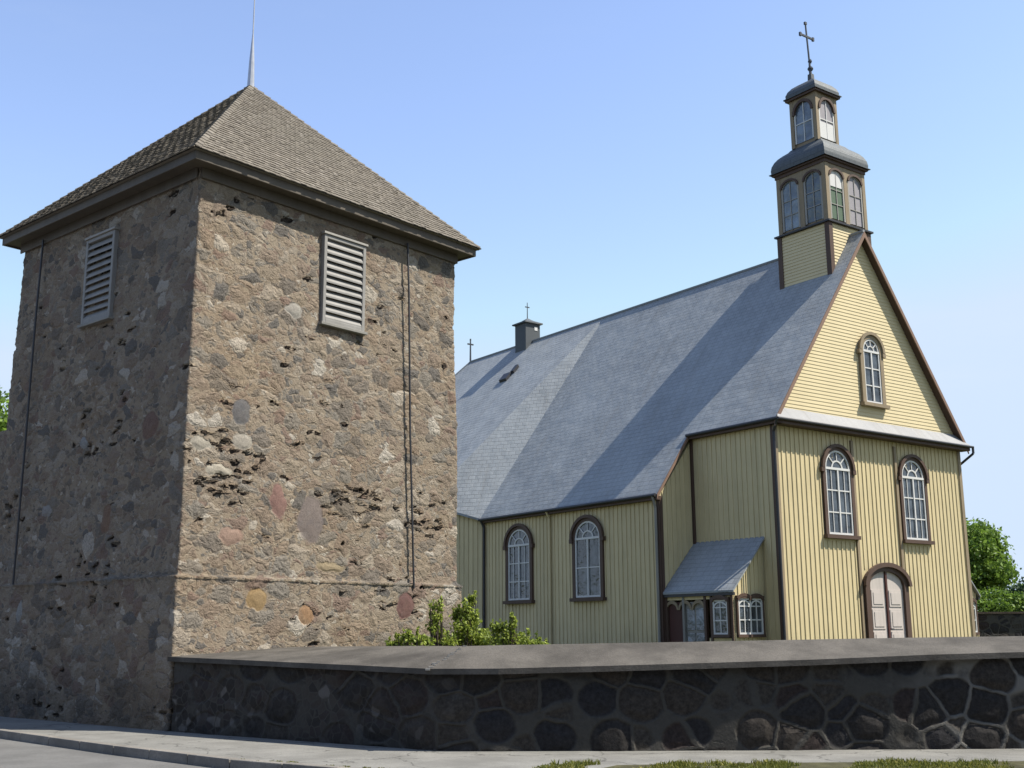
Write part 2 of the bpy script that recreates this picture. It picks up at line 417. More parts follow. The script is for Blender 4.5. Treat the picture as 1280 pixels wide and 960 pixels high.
def np_mesh(name, V, Fq, mat, parent=None, smooth=False):
    me = bpy.data.meshes.new(name)
    me.vertices.add(len(V)); me.vertices.foreach_set('co', np.asarray(V, np.float32).ravel())
    nf, k = Fq.shape
    me.loops.add(nf*k); me.loops.foreach_set('vertex_index', Fq.astype(np.int32).ravel())
    me.polygons.add(nf); me.polygons.foreach_set('loop_start', np.arange(0, nf*k, k, dtype=np.int32))
    me.polygons.foreach_set('loop_total', np.full(nf, k, np.int32))
    me.materials.append(mat); me.update(calc_edges=True); me.validate()
    if smooth: me.shade_smooth()
    o = bpy.data.objects.new(name, me); COL.objects.link(o)
    if parent: o.parent = parent
    return o

def thing(name, label, cat, loc=(0, 0, 0), rz=0, group=None):
    o = bpy.data.objects.new(name, None); COL.objects.link(o)
    o.location = loc; o.rotation_euler = (0, 0, rz); o.empty_display_size = .5
    return tag(o, label, cat, group)
def tag(o, label, cat, group=None):
    o['label'] = label; o['category'] = cat
    if group: o['group'] = group
    return o
def struct(o): o['kind'] = 'structure'; return o

# ------------------------------------------------------------ ground, pavement, road
def sheet(name, poly, z, mat, z0=None):
    b = MB()
    if z0 is None: b.face([(x, y, z) for x, y in poly])
    else: b.prism(poly, lambda x, y: (x, y, z), lambda x, y: (x, y, z0))
    return struct(b.build(name, mat))
sheet('ground', [(-900, -900), (900, -900), (900, 1500), (-900, 1500)], -.14, M['earth'])
kerbline = [(-40, 48.8), (-16.0, 27.0), (-8.54, 19.97), (-5.57, 17.04), (-3.49, 15.16), (-1.99, 14.13), (-.4, 13.3), (1.6, 12.85), (5, 12.7), (40, 12.7)]
sheet('road', [(-44, 48.8)] + [(x-.02, y-.02) for x, y in kerbline[1:]] + [(40, 2), (40, -30), (-80, -30), (-80, 48.8)], -.115, M['asphalt'])
wallfoot = [(-36, 48.8), (-10.6, 24.6), (-5.6, 19.9), (-.9, 16.6), (6, 16.3), (40, 16.3)]
sheet('pavement', kerbline + wallfoot[::-1], 0.0, M['pave'], -.13)
# kerb stones: one real strip, set 8 mm above the pavement
b = MB()
for (x0, y0), (x1, y1) in zip(kerbline[:-1], kerbline[1:]):
    d = Vector((x1-x0, y1-y0, 0)); L = d.length; d.normalize(); nrm = Vector((d.y, -d.x, 0))
    if nrm.y > 0: nrm = -nrm
    n = max(1, round(L/1.0))
    for i in range(n):
        a = Vector((x0, y0, 0)) + d*(L*i/n + .004); e = Vector((x0, y0, 0)) + d*(L*(i+1)/n - .004)
        h = .008 + random.uniform(-.003, .004)
        o1 = nrm*.10; o2 = -nrm*.05
        b.hexa([tuple(a+o1)[:2]+(-.125,), tuple(e+o1)[:2]+(-.125,), tuple(e+o2)[:2]+(-.125,), tuple(a+o2)[:2]+(-.125,),
                tuple(a+o1)[:2]+(h,), tuple(e+o1)[:2]+(h,), tuple(e+o2)[:2]+(h,), tuple(a+o2)[:2]+(h,)])
struct(b.build('kerb', M['kerb'], bevel=.012))
YARD = .5
yard = [(-36, 49.5), (-9.8, 24.4), (-5.2, 20.6), (-.6, 16.95), (6, 16.65), (60, 16.65), (140, 150), (-140, 150)]
sheet('churchyard_ground', yard, YARD, M['earth'], -.13)

# ------------------------------------------------------------ dense wall strips
def strip_wall(path, zs, off=lambda z: 0):
    """grid mesh over an open plan path (list of xy), rows zs; off(z) moves inwards"""
    P = np.array(path)
    V = []; nx = len(P); nz = len(zs)
    return P, nx, nz
def resample(pts, step):
    out = []
    for a, b in zip(pts[:-1], pts[1:]):
        a = np.array(a, float); b = np.array(b, float); n = max(1, int(np.linalg.norm(b-a)/step))
        for i in range(n): out.append(a+(b-a)*i/n)
    out.append(np.array(pts[-1], float)); return out

# ------------------------------------------------------------ stone bell tower
TA, TB = 6.864, 6.654
TYAW = math.pi/2 - R(40.534)
TZ = EYE
tower = thing('stone_bell_tower', 'square rubble stone bell tower with wooden shingle pyramid roof beside the street', 'bell tower', (-5.5993, 19.5001, 0), TYAW)
def taper(z): return .106*z/9.8
extra = [((1.62, 0, 2.12), (.23, .5, .2), (.40, .27, .13)), ((2.72, 0, 1.83), (.21, .5, .19), (.40, .24, .13)),
         ((5.25, 0, 2.05), (.26, .5, .27), (.19, .095, .09)), ((2.3, .1, 7.55), (.25, .5, .17), (.46, .43, .38)),
         ((2.05, .1, 3.9), (.19, .5, .36), (.30, .17, .15)), ((.72, .1, 4.32), (.30, .5, .10), (.55, .50, .41)),
         ((1.25, .1, 4.9), (.24, .5, .18), (.46, .42, .36)), ((1.15, .1, 5.45), (.25, .5, .28), (.16, .16, .17)),
         ((2.85, .1, 3.6), (.35, .5, .50), (.24, .20, .19)), ((.35, .1, 4.75), (.26, .5, .18), (.48, .44, .37)),
         ((3.35, .1, 2.75), (.4, .5, .1), (.38, .30, .19)), ((1.1, .1, 3.2), (.28, .5, .18), (.42, .28, .22)),
         ((0, 4.6, 3.9), (.5, .2, .15), (.38, .36, .34)), ((0, 2.4, 3.6), (.5, .2, .3), (.27, .17, .12)), ((0, 1.2, 5.2), (.5, .28, .24), (.24, .15, .12)),
         ((0, 3.4, 5.1), (.5, .16, .13), (.38, .38, .37)), ((0, 5.2, 2.0), (.5, .12, .22), (.42, .42, .40))]
M['rubble'] = rubble('rubble_masonry', extra, 1.0)
def tower_body():
    st = .036
    cs = [(0, TB), (0, 0), (TA, 0)]
    per = resample(cs, st)
    back = resample([(TA, 0), (TA, TB), (0, TB)], .6)[1:-1]
    per = per + back
    LEDGE = .93 + TZ
    zs = list(np.arange(0, LEDGE-.03, st)) + [LEDGE-.03, LEDGE, LEDGE+.035] + list(np.arange(LEDGE+.07, 8.3+TZ, st)) + [8.36+TZ]
    cx, cy = TA/2, TB/2
    V = np.zeros((len(zs), len(per), 3))
    for i, z in enumerate(zs):
        o = taper(z) if z > LEDGE+.01 else -.045 + .003*z
        if abs(z-LEDGE) < .02: o = -.072
        for j, q in enumerate(per):
            sx = 1 - o/(TA/2); sy = 1 - o/(TB/2)
            # slow bulges so that the old wall is not dead flat
            w = .02*math.sin(q[0]*1.9+z*1.3) + .02*math.sin(q[1]*2.3-z*1.1+1)
            V[i, j] = (cx+(q[0]-cx)*(sx+w*.12), cy+(q[1]-cy)*(sy+w*.12), z)
    n = len(per); I = np.arange(len(zs)-1)[:, None]*n; J = np.arange(n)[None, :]; J2 = (J+1) % n
    Fq = np.stack([I+J, I+J2, I+n+J2, I+n+J], -1).reshape(-1, 4)
    return np_mesh('wall', V.reshape(-1, 3), Fq[:, ::1], M['rubble'], tower, smooth=True)
tower_body()

# roof boards, soffit and fascia
e = .354; kz = .106
x0, x1, y0, y1 = kz-e, TA+e-kz, kz-e, TB+e-kz
ZE = 8.30 + TZ
b = MB()
b.box(x0+.05, x1-.05, y0+.05, y1-.05, ZE-.06, ZE+.02)                       # soffit
b.build('soffit', M['fascia'], tower)
b = MB()
for (a0, a1, c0, c1) in ((x0, x1, y0, y0+.05), (x0, x1, y1-.05, y1), (x0, x0+.05, y0+.05, y1-.05), (x1-.05, x1, y0+.05, y1-.05)):
    b.box(a0, a1, c0, c1, ZE-.09, ZE+.12)
for (a0, a1, c0, c1) in ((.04, TA-.04, -.02, .07), (-.02, .07, .07, TB-.07)):  # moulding under the eave, against the wall
    b.box(a0+.06, a1, c0+.06, c1+.06, ZE-.26, ZE-.06)
b.build('fascia', M['fascia'], tower, bevel=.01)
cx, cy = (x0+x1)/2, (y0+y1)/2
AP = Vector((cx, cy, 12.15+TZ))
def shingle_roof():
    b = MB()
    g = .07                                             # eave overhang past the fascia
    C = [Vector((x0-g, y0-g, ZE+.09)), Vector((x1+g, y0-g, ZE+.09)), Vector((x1+g, y1+g, ZE+.09)), Vector((x0-g, y1+g, ZE+.09))]
    # boarding under the shingles
    for i in range(4): b.face([C[i]-Vector((0, 0, .012)), C[(i+1) % 4]-Vector((0, 0, .012)), AP-Vector((0, 0, .02))])
    b.face([c-Vector((0, 0, .012)) for c in C[::-1]])
    rows = 44
    for i in range(4):
        A, B = C[i], C[(i+1) % 4]; mid = (A+B)/2
        ax = (B-A).normalized(); up = (AP-mid); SL = up.length; up.normalize(); nr = ax.cross(up).normalized()
        if nr.z < 0: nr = -nr
        half = (B-A).length/2
        for r in range(rows):
            s0 = SL*r/rows; s1 = SL*(r+1.25)/rows
            w0 = half*(1-s0/SL) + .015; 
            if s1 > SL: s1 = SL*.999
            w1 = half*(1-s1/SL)
            ph = (r % 2)*.5
            sw = .125
            kk0 = int(-w0/sw)-2
            for k in range(kk0, -kk0+1):
                a0 = (k+ph)*sw; a1 = a0+sw*.965
                ls = random.uniform(-.012, .012); lift = .024+random.uniform(0, .008); dr = .004*((k+r) % 2)
                p0, p1 = max(a0, -w0), min(a1, w0)
                if p1-p0 < .02: continue
                q0, q1 = max(a0, -w1), min(a1, w1)
                if q1 < q0: q0 = q1 = max(-w1, min(w1, (a0+a1)/2))
                L = lambda a, s, h: mid + ax*a + up*s + nr*h
                s00 = s0+ls-.012
                b.hexa([L(p0, s00, lift+dr-.02), L(p1, s00, lift+dr-.02), L(q1, s1, -.005), L(q0, s1, -.005),
                        L(p0, s00, lift+dr), L(p1, s00, lift+dr), L(q1, s1, .012), L(q0, s1, .012)])
    # hip shingles, paired and lapped
    for i in range(4):
        A = C[i]; d = AP-A; L_ = d.length; d.normalize()
        for sgn in (-1, 1):
            adj = C[(i+1) % 4] if sgn > 0 else C[(i-1) % 4]
            side = (adj-A).normalized(); 
            for r in range(34):
                p = A + d*(L_*r/34); q = A + d*min(L_*(r+1.3)/34, L_*.998)
                o = Vector((0, 0, .055+random.uniform(0, .01))); o2 = Vector((0, 0, .03))
                w = .11
                sd = side - d*side.dot(d); sd.normalize()
                down = sd*w - Vector((0, 0, 0))
                t = Vector((0, 0, .018))
                dz = Vector((0, 0, -.002))
                b.hexa([p+o-t, p+down+o-t+dz, q+down+o2-t, q+o2-t, p+o, p+down+o+dz, q+down+o2, q+o2])
    return b.build('roof', M['shingle'], tower)
roofT = shingle_roof()

# mast with weather vane
b = MB()
zt = TZ
b.tube((cx, cy, 12.08+zt), (cx, cy, 12.75+zt), .085, .06, 10); b.tube((cx, cy, 12.75+zt), (cx, cy, 13.42+zt), .06, .018, 10)
b.tube((cx, cy, 13.42+zt), (cx, cy, 15.3+zt), .016, .012, 8)
mast = b.build('mast', M['spire'], tower, smooth=False)
b = MB()
b.box(cx+.03, cx+.48, cy-.008, cy+.008, 14.56+zt, 14.66+zt); b.box(cx-.35, cx-.01, cy-.008, cy+.008, 14.5+zt, 14.53+zt)
b.build('weather_vane', M['metal_cross'], mast)

# louvred sound openings
def louvre(mp, a0, a1, z0, z1, tint=None):
    b = MB()
    fr = .075
    b.box(a0, a0+fr, z0, z1, -.10, .05, mp); b.box(a1-fr, a1, z0, z1, -.10, .05, mp)
    b.box(a0+fr, a1-fr, z0, z0+fr, -.10, .05, mp); b.box(a0+fr, a1-fr, z1-fr, z1, -.10, .05, mp)
    f = b.build('louvre_window', M['louvre'], tower, bevel=.008)
    b = MB(); b.box(a0+.03, a1-.03, z0+.03, z1-.03, -.02, 0.03, lambda a, z, d: mp(a, z, d-.07)); b.build('backing', M['dark'], f)
    n = 11; H = (z1-z0-2*fr)
    for i in range(n):
        zc = z0+fr+H*(i+.5)/n; t = .017; dz = H/n*.40
        b = MB(); q = []
        for dd, zz in ((-.03, zc+dz), (.045, zc-dz)):
            q.append((dd, zz))
        aa, ab = a0+fr+.004, a1-fr-.004
        sl_ = random.uniform(-.006, .006)
        c = [(aa, q[0][1]-t+sl_, q[0][0]), (ab, q[0][1]-t-sl_, q[0][0]), (ab, q[1][1]-t-sl_, q[1][0]), (aa, q[1][1]-t+sl_, q[1][0]),
             (aa, q[0][1]+t+sl_, q[0][0]), (ab, q[0][1]+t-sl_, q[0][0]), (ab, q[1][1]+t-sl_, q[1][0]), (aa, q[1][1]+t+sl_, q[1][0])]
        b.hexa(c, mp); b.build('slat', M['louvre'], f)
    b = MB(); b.box(a0-.05, a1+.05, z0-.06, z0-.004, -.05, .09, mp); b.build('sill', M['grey_board'], f, bevel=.006)
    b = MB(); b.box(a0-.03, a1+.03, z1+.004, z1+.05, -.05, .08, mp); b.build('lintel', M['dirty_white'], f, bevel=.006)
mR = lambda a, z, d: (a, .06-d, z)
mL = lambda a, z, d: (.06-d, a, z)
louvre(mR, 2.96, 4.06, 5.92+TZ, 7.72+TZ)
louvre(mL, 2.75, 3.80, 5.93+TZ, 7.67+TZ)
# lightning cables down both street faces
b = MB(); b.path([(5.22, -.0, 8.1+TZ), (5.25, -.03, 7.0+TZ), (5.33, -.04, 4.0+TZ), (5.46, -.07, .85+TZ)], .024, 6); b.build('lightning_cable', M['metal_dark'], tower)
b = MB(); b.path([(-.0, 5.57, 8.1+TZ), (-.03, 5.56, 6.5+TZ), (-.05, 5.52, 3.5+TZ), (-.08, 5.48, .95+TZ)], .022, 6); b.build('lightning_cable', M['metal_dark'], tower)

# adjoining wall behind the tower's far corner
aw = thing('stone_wall', 'high rubble stone wall running on from the far left corner of the bell tower', 'wall', (-5.5993, 19.5001, 0), TYAW)
per = resample([(.15, 6.70), (.15, 6.72)], .05)
def slab_wall(parent, u0, u1, v0, v1, zt0, zt1, st):
    vs = np.arange(v0, v1+1e-6, st); zs = np.linspace(0, 1, int(zt0/st))
    V = []; nv, nz = len(vs), len(zs)
    for f in zs:
        for v in vs:
            zt_ = zt0+(zt1-zt0)*(v-v0)/(v1-v0); V.append((u0, v, f*zt_))
    Fq = [(i*nv+j, i*nv+nv*1+j, i*nv+nv+j+1, i*nv+j+1) for i in range(nz-1) for j in range(nv-1)]
    np_mesh('wall', np.array(V), np.array(Fq), M['rubble'], parent, smooth=True)
    b = MB(); b.hexa([(u0+.01, v0, 0), (u1, v0, 0), (u1, v1, 0), (u0+.01, v1, 0), (u0+.01, v0, zt0-.01), (u1, v0, zt0-.01), (u1, v1, zt1-.01), (u0+.01, v1, zt1-.01)])
    b.build('core', M['coping'], parent)
slab_wall(aw, .12, .85, 6.66, 12.5, 5.75, 5.6, .06)

# ------------------------------------------------------------ street wall
fence = thing('churchyard_wall', 'low dark boulder wall with grey concrete coping along the street, below the tower and church', 'wall', (0, 0, 0))
def street_wall():
    front = [(-5.52, 19.43), (-1.05, 16.12), (-.2, 16.0), (2.5, 15.93), (7.5, 15.95), (20, 16.0)]
    def ztop(x): return EYE + np.interp(x, [-5.6, -1.05, .0, 3.75, 6.75, 20], [-.45, -.565, -.56, -.475, -.37, -.36])
    P = resample(front[:5], .036) + resample(front[4:], .3)[1:]
    nz = 32
    V = np.zeros((nz, len(P), 3))
    for j, q in enumerate(P):
        zt_ = float(ztop(q[0]))
        for i in range(nz):
            f = i/(nz-1); V[i, j] = (q[0]+.03*math.sin(q[0]*2.1+f*2)*.5, q[1]-.05*(1-f)+.015*math.sin(q[0]*3.1+f*4), f*zt_)
    n = len(P); I = np.arange(nz-1)[:, None]*n; J = np.arange(n-1)[None, :]
    Fq = np.stack([I+J, I+J+1, I+n+J+1, I+n+J], -1).reshape(-1, 4)
    np_mesh('wall', V.reshape(-1, 3), Fq, M['boulders'], fence, smooth=True)
    # coping: sloping slab; lower front edge with drip, ridge behind
    stn = [(-5.66, 19.42), (-4.5, 18.55), (-3.4, 17.72), (-2.2, 16.85), (-1.14, 16.01), (-.2, 15.86), (1.2, 15.81), (2.5, 15.79), (4, 15.80), (5.6, 15.81), (7.5, 15.82), (20, 15.86)]
    rdg = [(-3.98, 21.22), (-3.1, 20.1), (-2.35, 19.1), (-1.5, 18.0), (-.72, 16.98), (.02, 16.72), (1.2, 16.66), (2.5, 16.64), (4, 16.64), (5.6, 16.65), (7.5, 16.66), (20, 16.7)]
    rz = [-.255, -.235, -.225, -.21, -.205, -.19, -.175, -.16, -.14, -.12, -.105, -.1]
    b = MB()
    for i in range(len(stn)-1):
        g = .0
        A0, A1 = Vector((*stn[i], ztop(stn[i][0])-.0)), Vector((*stn[i+1], ztop(stn[i+1][0])))
        B0, B1 = Vector((*rdg[i], EYE+rz[i])), Vector((*rdg[i+1], EYE+rz[i+1]))
        j = Vector((0, 0, 0.0))
        A0 += j; A1 += j
        t = Vector((0, 0, .075)); tb = Vector((0, 0, .12))
        d = (A1-A0).normalized()*-.001
        b.hexa([A0+d, A1-d, B1-d-tb, B0+d-tb, A0+d+t, A1-d+t, B1-d, B0+d])
    b.build('coping', M['coping'], fence)
    # lime mortar squeezed out of the joint at the bend
    b = MB(); rj = random.Random(3)
    A = Vector((-1.14, 16.01, ztop(-1.14)+.075)); B = Vector((-.72, 16.98, EYE-.205))
    for t in range(14):
        p = A.lerp(B, t/13.0) + Vector((rj.uniform(-.03, .03), 0, 0)); w = rj.uniform(.012, .045)
        b.box(p.x-w, p.x+w, p.y-.04, p.y+.04, p.z-.02, p.z+.006)
    b.build('mortar_joint', M['dirty_white'], fence)
    # body and rear face under the coping
    b = MB()
    for i in range(len(stn)-1):
        A0, A1 = Vector((*stn[i], 0)), Vector((*stn[i+1], 0)); B0, B1 = Vector((*rdg[i], 0)), Vector((*rdg[i+1], 0))
        k0 = (B0-A0).normalized()*.22; k1 = (B1-A1).normalized()*.22
        m0, m1 = (B0-A0)*.9+A0, (B1-A1)*.9+A1
        z0, z1 = ztop(stn[i][0])-.03, ztop(stn[i+1][0])-.03
        b.hexa([A0+k0, A1+k1, m1, m0, A0+k0+Vector((0, 0, z0)), A1+k1+Vector((0, 0, z1)), m1+Vector((0, 0, EYE+rz[i+1]-.16)), m0+Vector((0, 0, EYE+rz[i]-.16))])
    b.build('core', M['coping'], fence)
street_wall()

# ------------------------------------------------------------ wooden church
CYAW = math.pi/2 - R(53.734)
ZO = EYE - YARD                       # local z = height relative to the eye + ZO
church = thing('wooden_church', 'yellow board and batten wooden church with steep slate roof and gable-end belfry', 'church', (9.1578, 40.0, YARD), CYAW)
WD, HE, HR, LF, AI, OV = 11.103, 7.229+ZO, 15.231+ZO, 4.096, 1.699, .22
HE2 = 4.869+ZO
L2, L3, LE = 15.3, 27.1, 33.0
CX = WD/2
TANR = (HR-HE)/(CX+OV)
def rz(u): return HE + TANR*(u+OV) if u <= CX else HE + TANR*(WD-u+OV)
front = lambda a, z, d: (a, -d, z)
sideA = lambda a, z, d: (-AI-d, a, z)
side0 = lambda a, z, d: (-d, a, z)
def recess(vv): return lambda a, z, d: (a, vv-d, z)

# wall bodies (vertical boards)
def battens(b, mp, a0, a1, z0, z1, step=.245, w=.055, d=.03, skip=()):
    n = max(1, round((a1-a0)/step))
    for i in range(n+1):
        a = a0 + (a1-a0)*i/n + random.uniform(-.008, .008)
        zt_ = z1(a) if callable(z1) else z1
        segs = [(z0, zt_)]
        for (s0, s1, q0, q1) in skip:
            if s0 < a < s1:
                new = []
                for (m0, m1) in segs:
                    if q0 > m0: new.append((m0, min(m1, q0)))
                    if q1 < m1: new.append((max(m0, q1), m1))
                segs = [x for x in new if x[1]-x[0] > .05]
        for (m0, m1) in segs: b.box(a-w/2, a+w/2, m0, m1, -.01, d, mp)
b = MB()
b.box(0, WD, 0, LF+.5, .25, HE-.05)
fs = [(2.4, 4.2, 3.1+ZO, 6.1+ZO), (6.9, 8.7, 3.1+ZO, 6.1+ZO), (4.45, 6.75, .1, 2.9+ZO-.75)]
battens(b, front, .12, WD-.12, .25, HE-.12, skip=fs)
battens(b, side0, .15, LF-.1, .25, HE-.12)
b.build('wall', M['yellow'], church)
b = MB()
b.box(-AI, WD+AI, LF, L2+.1, .25, HE2-.06)
b.prism([(-AI, HE2-.06), (0.0, HE-.25), (0.02, HE2-.06)], lambda u, z: (u, LF, z), lambda u, z: (u, LF+.2, z))
ss = [(7.2, 9.1, 1.1+ZO, 4.2+ZO), (11.75, 13.6, 1.1+ZO, 4.2+ZO)]
battens(b, sideA, LF+.15, L2-.12, .25, HE2-.1, skip=ss)
battens(b, recess(LF), -AI+.15, -.12, .25, lambda a: HE2-.1+(a+AI)*TANR*.93, step=.24)
b.build('wall', M['yellow'], church)
# side chapel at the far end of the aisle
P1 = Vector((-AI-OV, L2, HE2)); P3 = Vector((-3.1, 18.1, 5.75+ZO)); P2 = Vector((CX, L2, HR))
b = MB()
q1 = Vector((-AI, L2+.05, 0)); q3 = Vector((-2.9, 18.2, 0))
b.hexa([(q1.x, q1.y, .25), (q3.x, q3.y, .25), (-2.9, LE-.4, .25), (CX, LE-.4, .25), (q1.x, q1.y, HE2-.1), (q3.x, q3.y, P3.z-.15), (-2.9, LE-.4, P3.z-.15), (CX, LE-.4, P3.z-.15)])
b.box(CX, WD+AI, L2+.1, LE-.4, .25, HE2-.06)
dd = (q3-q1); LL = dd.length; dd.normalize(); nn = Vector((dd.y, -dd.x, 0))
if nn.y > 0: nn = -nn
mpc = lambda a, z, d: tuple(q1+dd*a+nn*d+Vector((0, 0, z)))
battens(b, mpc, .1, LL-.1, .25, lambda a: HE2-.15+(P3.z-HE2)*a/LL)
b.build('wall', M['yellow'], church)
# stone foundation
b = MB(); b.box(-.08, WD+.08, -.08, LF, -.3, .27); b.box(-AI-.08, WD+AI+.08, LF, LE-.4, -.3, .27); b.build('foundation', M['foundation'], church)

# gable: real overlapping horizontal boards
b = MB()
zg0 = 7.66+ZO; st = .135; z = zg0 - .3
while z < HR-.25:
    def ux(zz): return max(0.0, (zz-HE)/TANR-OV)
    u0, u1 = ux(z), ux(min(z+st, HR-.2))
    a0, a1 = u0+.02, WD-u0-.02; c0, c1 = u1+.02, WD-u1-.02
    b.hexa([(a0, -.024, z), (a1, -.024, z), (a1, .05, z), (a0, .05, z), (c0, -.008, z+st), (c1, -.008, z+st), (c1, .05, z+st), (c0, .05, z+st)])
    z += st
b.prism([(.1, HE-.1), (WD-.1, HE-.1), (CX, HR-.25)], lambda u, z: (u, .0, z), lambda u, z: (u, .15, z))
b.build('gable', M['cream'], church)

# corner boards and pilasters
def board(mp, a0, a1, z0, z1, d=.06, mat='brown', name='corner_board'):
    b = MB(); b.box(a0, a1, z0, z1, .0, d, mp); return b.build(name, M[mat], church, bevel=.006)
board(front, -.06, .13, .25, HE-.1, mat='belfry_trim'); board(front, WD-.13, WD+.06, .25, HE-.1, mat='belfry_trim')
board(side0, -.055, .12, .25, HE-.1, d=.055); board(side0, LF-.14, LF-.01, .25, HE-.1)
board(sideA, LF-.055, LF+.12, .25, HE2-.1); board(sideA, L2-.12, L2+.03, .25, HE2-.1)
board(recess(LF), -AI-.055, -AI+.12, .25, HE2-.05, d=.055, mat='brown')
for a in (4.22, 6.80): board(front, a-.07, a+.07, .25, 6.85+ZO, .075, 'belfry_trim', 'pilaster')

# roof
def slabs(name, polys, mat, parent, th=.1):
    """polys: planar roof polygons with (u,v,z) points; uv from position along eave and slope"""
    b = MB()
    for P in polys:
        P = [Vector(p) for p in P]
        n = (P[1]-P[0]).cross(P[2]-P[0]).normalized()
        if n.z < 0: P = P[::-1]; n = -n
        hz = Vector((0, 0, 1)).cross(n); hz = hz.normalized() if hz.length > 1e-4 else Vector((1, 0, 0)); sl2 = n.cross(hz)
        b.face(P, [(p.dot(hz), p.dot(sl2)) for p in P])
        lo = [p-Vector((0, 0, th)) for p in P]
        b.face(lo[::-1], [(0, 0)]*len(P))
        for i in range(len(P)):
            j = (i+1) % len(P); b.face([P[i], lo[i], lo[j], P[j]], [(0, 0), (0, .05), (.2, .05), (.2, 0)])
    return b.build(name, mat, parent)
vf = -.30
RT = HR + .03
P1v = (-AI-OV, L2, HE2)
left = [(CX, vf, HR), (-OV, vf, HE), (-OV, LF-.12, HE), (-AI-OV, LF-.12, HE2), tuple(P1), (CX, L2, HR)]
right = [(CX, vf, HR), (WD+OV, vf, HE), (WD+OV, LF-.12, HE), (WD+AI+OV, LF-.12, HE2), (WD+AI+OV, LE, HE2), (CX, L3, HR)]
facet = [tuple(P1), tuple(P3), tuple(P2)]
slopeB = (HR-P3.z)/(CX-P3.x)
back = [tuple(P2), tuple(P3), (P3.x, LE, P3.z), (CX, L3, HR)]
hip = [(CX, L3, HR), (P3.x, LE, P3.z), (WD+AI+OV, LE, HE2)]
roof = slabs('roof', [left, right, facet, back, hip], M['slate'], church)
b = MB(); b.tube((CX, vf, HR+.01), (CX, L3, HR+.01), .07, .07, 8); b.tube((CX, L3, HR), (P3.x, LE, P3.z), .06, .06, 8)
b.build('ridge_cap', M['slate'], roof)
# verge / barge boards at the gable
b = MB()
for sgn in (-1, 1):
    ue = CX + sgn*(CX+OV+.05)
    for (d0, d1, h0, h1) in ((vf-.03, vf+.012, -.24, -.01),):
        A = Vector((ue, 0, HE-TANR*.05)); B = Vector((CX, 0, HR))
        c = [A+Vector((0, d0, h0)), B+Vector((0, d0, h0)), B+Vector((0, d1, h0)), A+Vector((0, d1, h0)), A+Vector((0, d0, h1)), B+Vector((0, d0, h1)), B+Vector((0, d1, h1)), A+Vector((0, d1, h1))]
        b.hexa(c)
b.build('barge_board', painted('verge_paint', (.20, .125, .09), .2, 6), church)
b = MB()                                     # boarded underside of the verge
for sgn in (-1, 1):
    ue = CX + sgn*(CX+OV); A = Vector((ue, 0, HE-.14)); B = Vector((CX, 0, HR-.14))
    c = [A+Vector((0, vf+.013, -.03)), B+Vector((0, vf+.013, -.03)), B+Vector((0, .02, -.03)), A+Vector((0, .02, -.03)), A+Vector((0, vf+.013, .03)), B+Vector((0, vf+.013, .03)), B+Vector((0, .02, .03)), A+Vector((0, .02, .03))]
    b.hexa(c)
b.build('soffit', M['brown'], church)
# verge board on the aisle step
b = MB(); A = Vector((-AI-OV-.02, 0, HE2-.02)); B = Vector((-OV, 0, HE-.02))
b.hexa([A+Vector((0, LF-.16, -.16)), B+Vector((0, LF-.16, -.16)), B+Vector((0, LF-.125, -.16)), A+Vector((0, LF-.125, -.16)), A+Vector((0, LF-.16, 0)), B+Vector((0, LF-.16, 0)), B+Vector((0, LF-.125, 0)), A+Vector((0, LF-.125, 0))])
b.build('barge_board', bpy.data.materials['verge_paint'], church)
# pent roof across the front
PE = .45
pent = slabs('pent_roof', [[(.25, -.04, 7.70+ZO), (WD-.25, -.04, 7.70+ZO), (WD+OV+.06, -PE, HE+.0), (-OV-.06, -PE, HE+.0)]], M['tin'], church, .05)
b = MB(); b.box(-OV, WD+OV, -PE+.03, -.01, HE-.20, HE-.055); b.build('eave_box', M['brown'], church)
b = MB(); b.box(-OV-.02, .0, -PE+.03, LF-.12, HE-.20, HE-.105); b.build('eave_box', M['brown'], church)
b = MB(); b.box(-AI-OV, -AI, LF-.1, L2, HE2-.20, HE2-.105); b.build('eave_box', M['brown'], church)

# gutters and downpipes
def pipe(name, pts, r=.05, mat='metal_dark'):
    b = MB(); b.path(pts, r, 10); return b.build(name, M[mat], church, smooth=False)
pipe('gutter', [(-OV-.07, -PE, HE-.04), (-OV-.07, LF-.1, HE-.06)], .065)
pipe('gutter', [(-AI-OV-.07, LF-.1, HE2-.04), (-AI-OV-.07, L2, HE2-.07)], .065)
pipe('gutter', [(-OV-.1, -PE-.05, HE-.05), (WD+OV+.1, -PE-.05, HE-.05)], .05)
pipe('downpipe', [(-OV-.07, -PE, HE-.06), (-.13, -.12, HE-.45), (-.13, -.12, .2)], .05)
pipe('downpipe', [(WD+OV+.12, -PE-.02, HE-.05), (WD+OV+.12, -PE-.02, HE-.3), (WD+.14, .1, HE-.75), (WD+.14, .1, .2)], .05)
pipe('downpipe', [(-AI-OV-.07, LF+.05, HE2-.06), (-AI-.13, LF+.08, HE2-.5), (-AI-.13, LF+.08, .2)], .05, 'grey_board')
pipe('downpipe', [(-AI-OV-.07, 10.5, HE2-.06), (-AI-.10, 10.5, HE2-.4), (-AI-.10, 10.5, .2)], .045, 'yellow')
pipe('downpipe', [(-AI-OV-.07, L2-.1, HE2-.06), (-AI-.13, L2-.15, HE2-.4), (-AI-.13, L2-.15, .2)], .05)

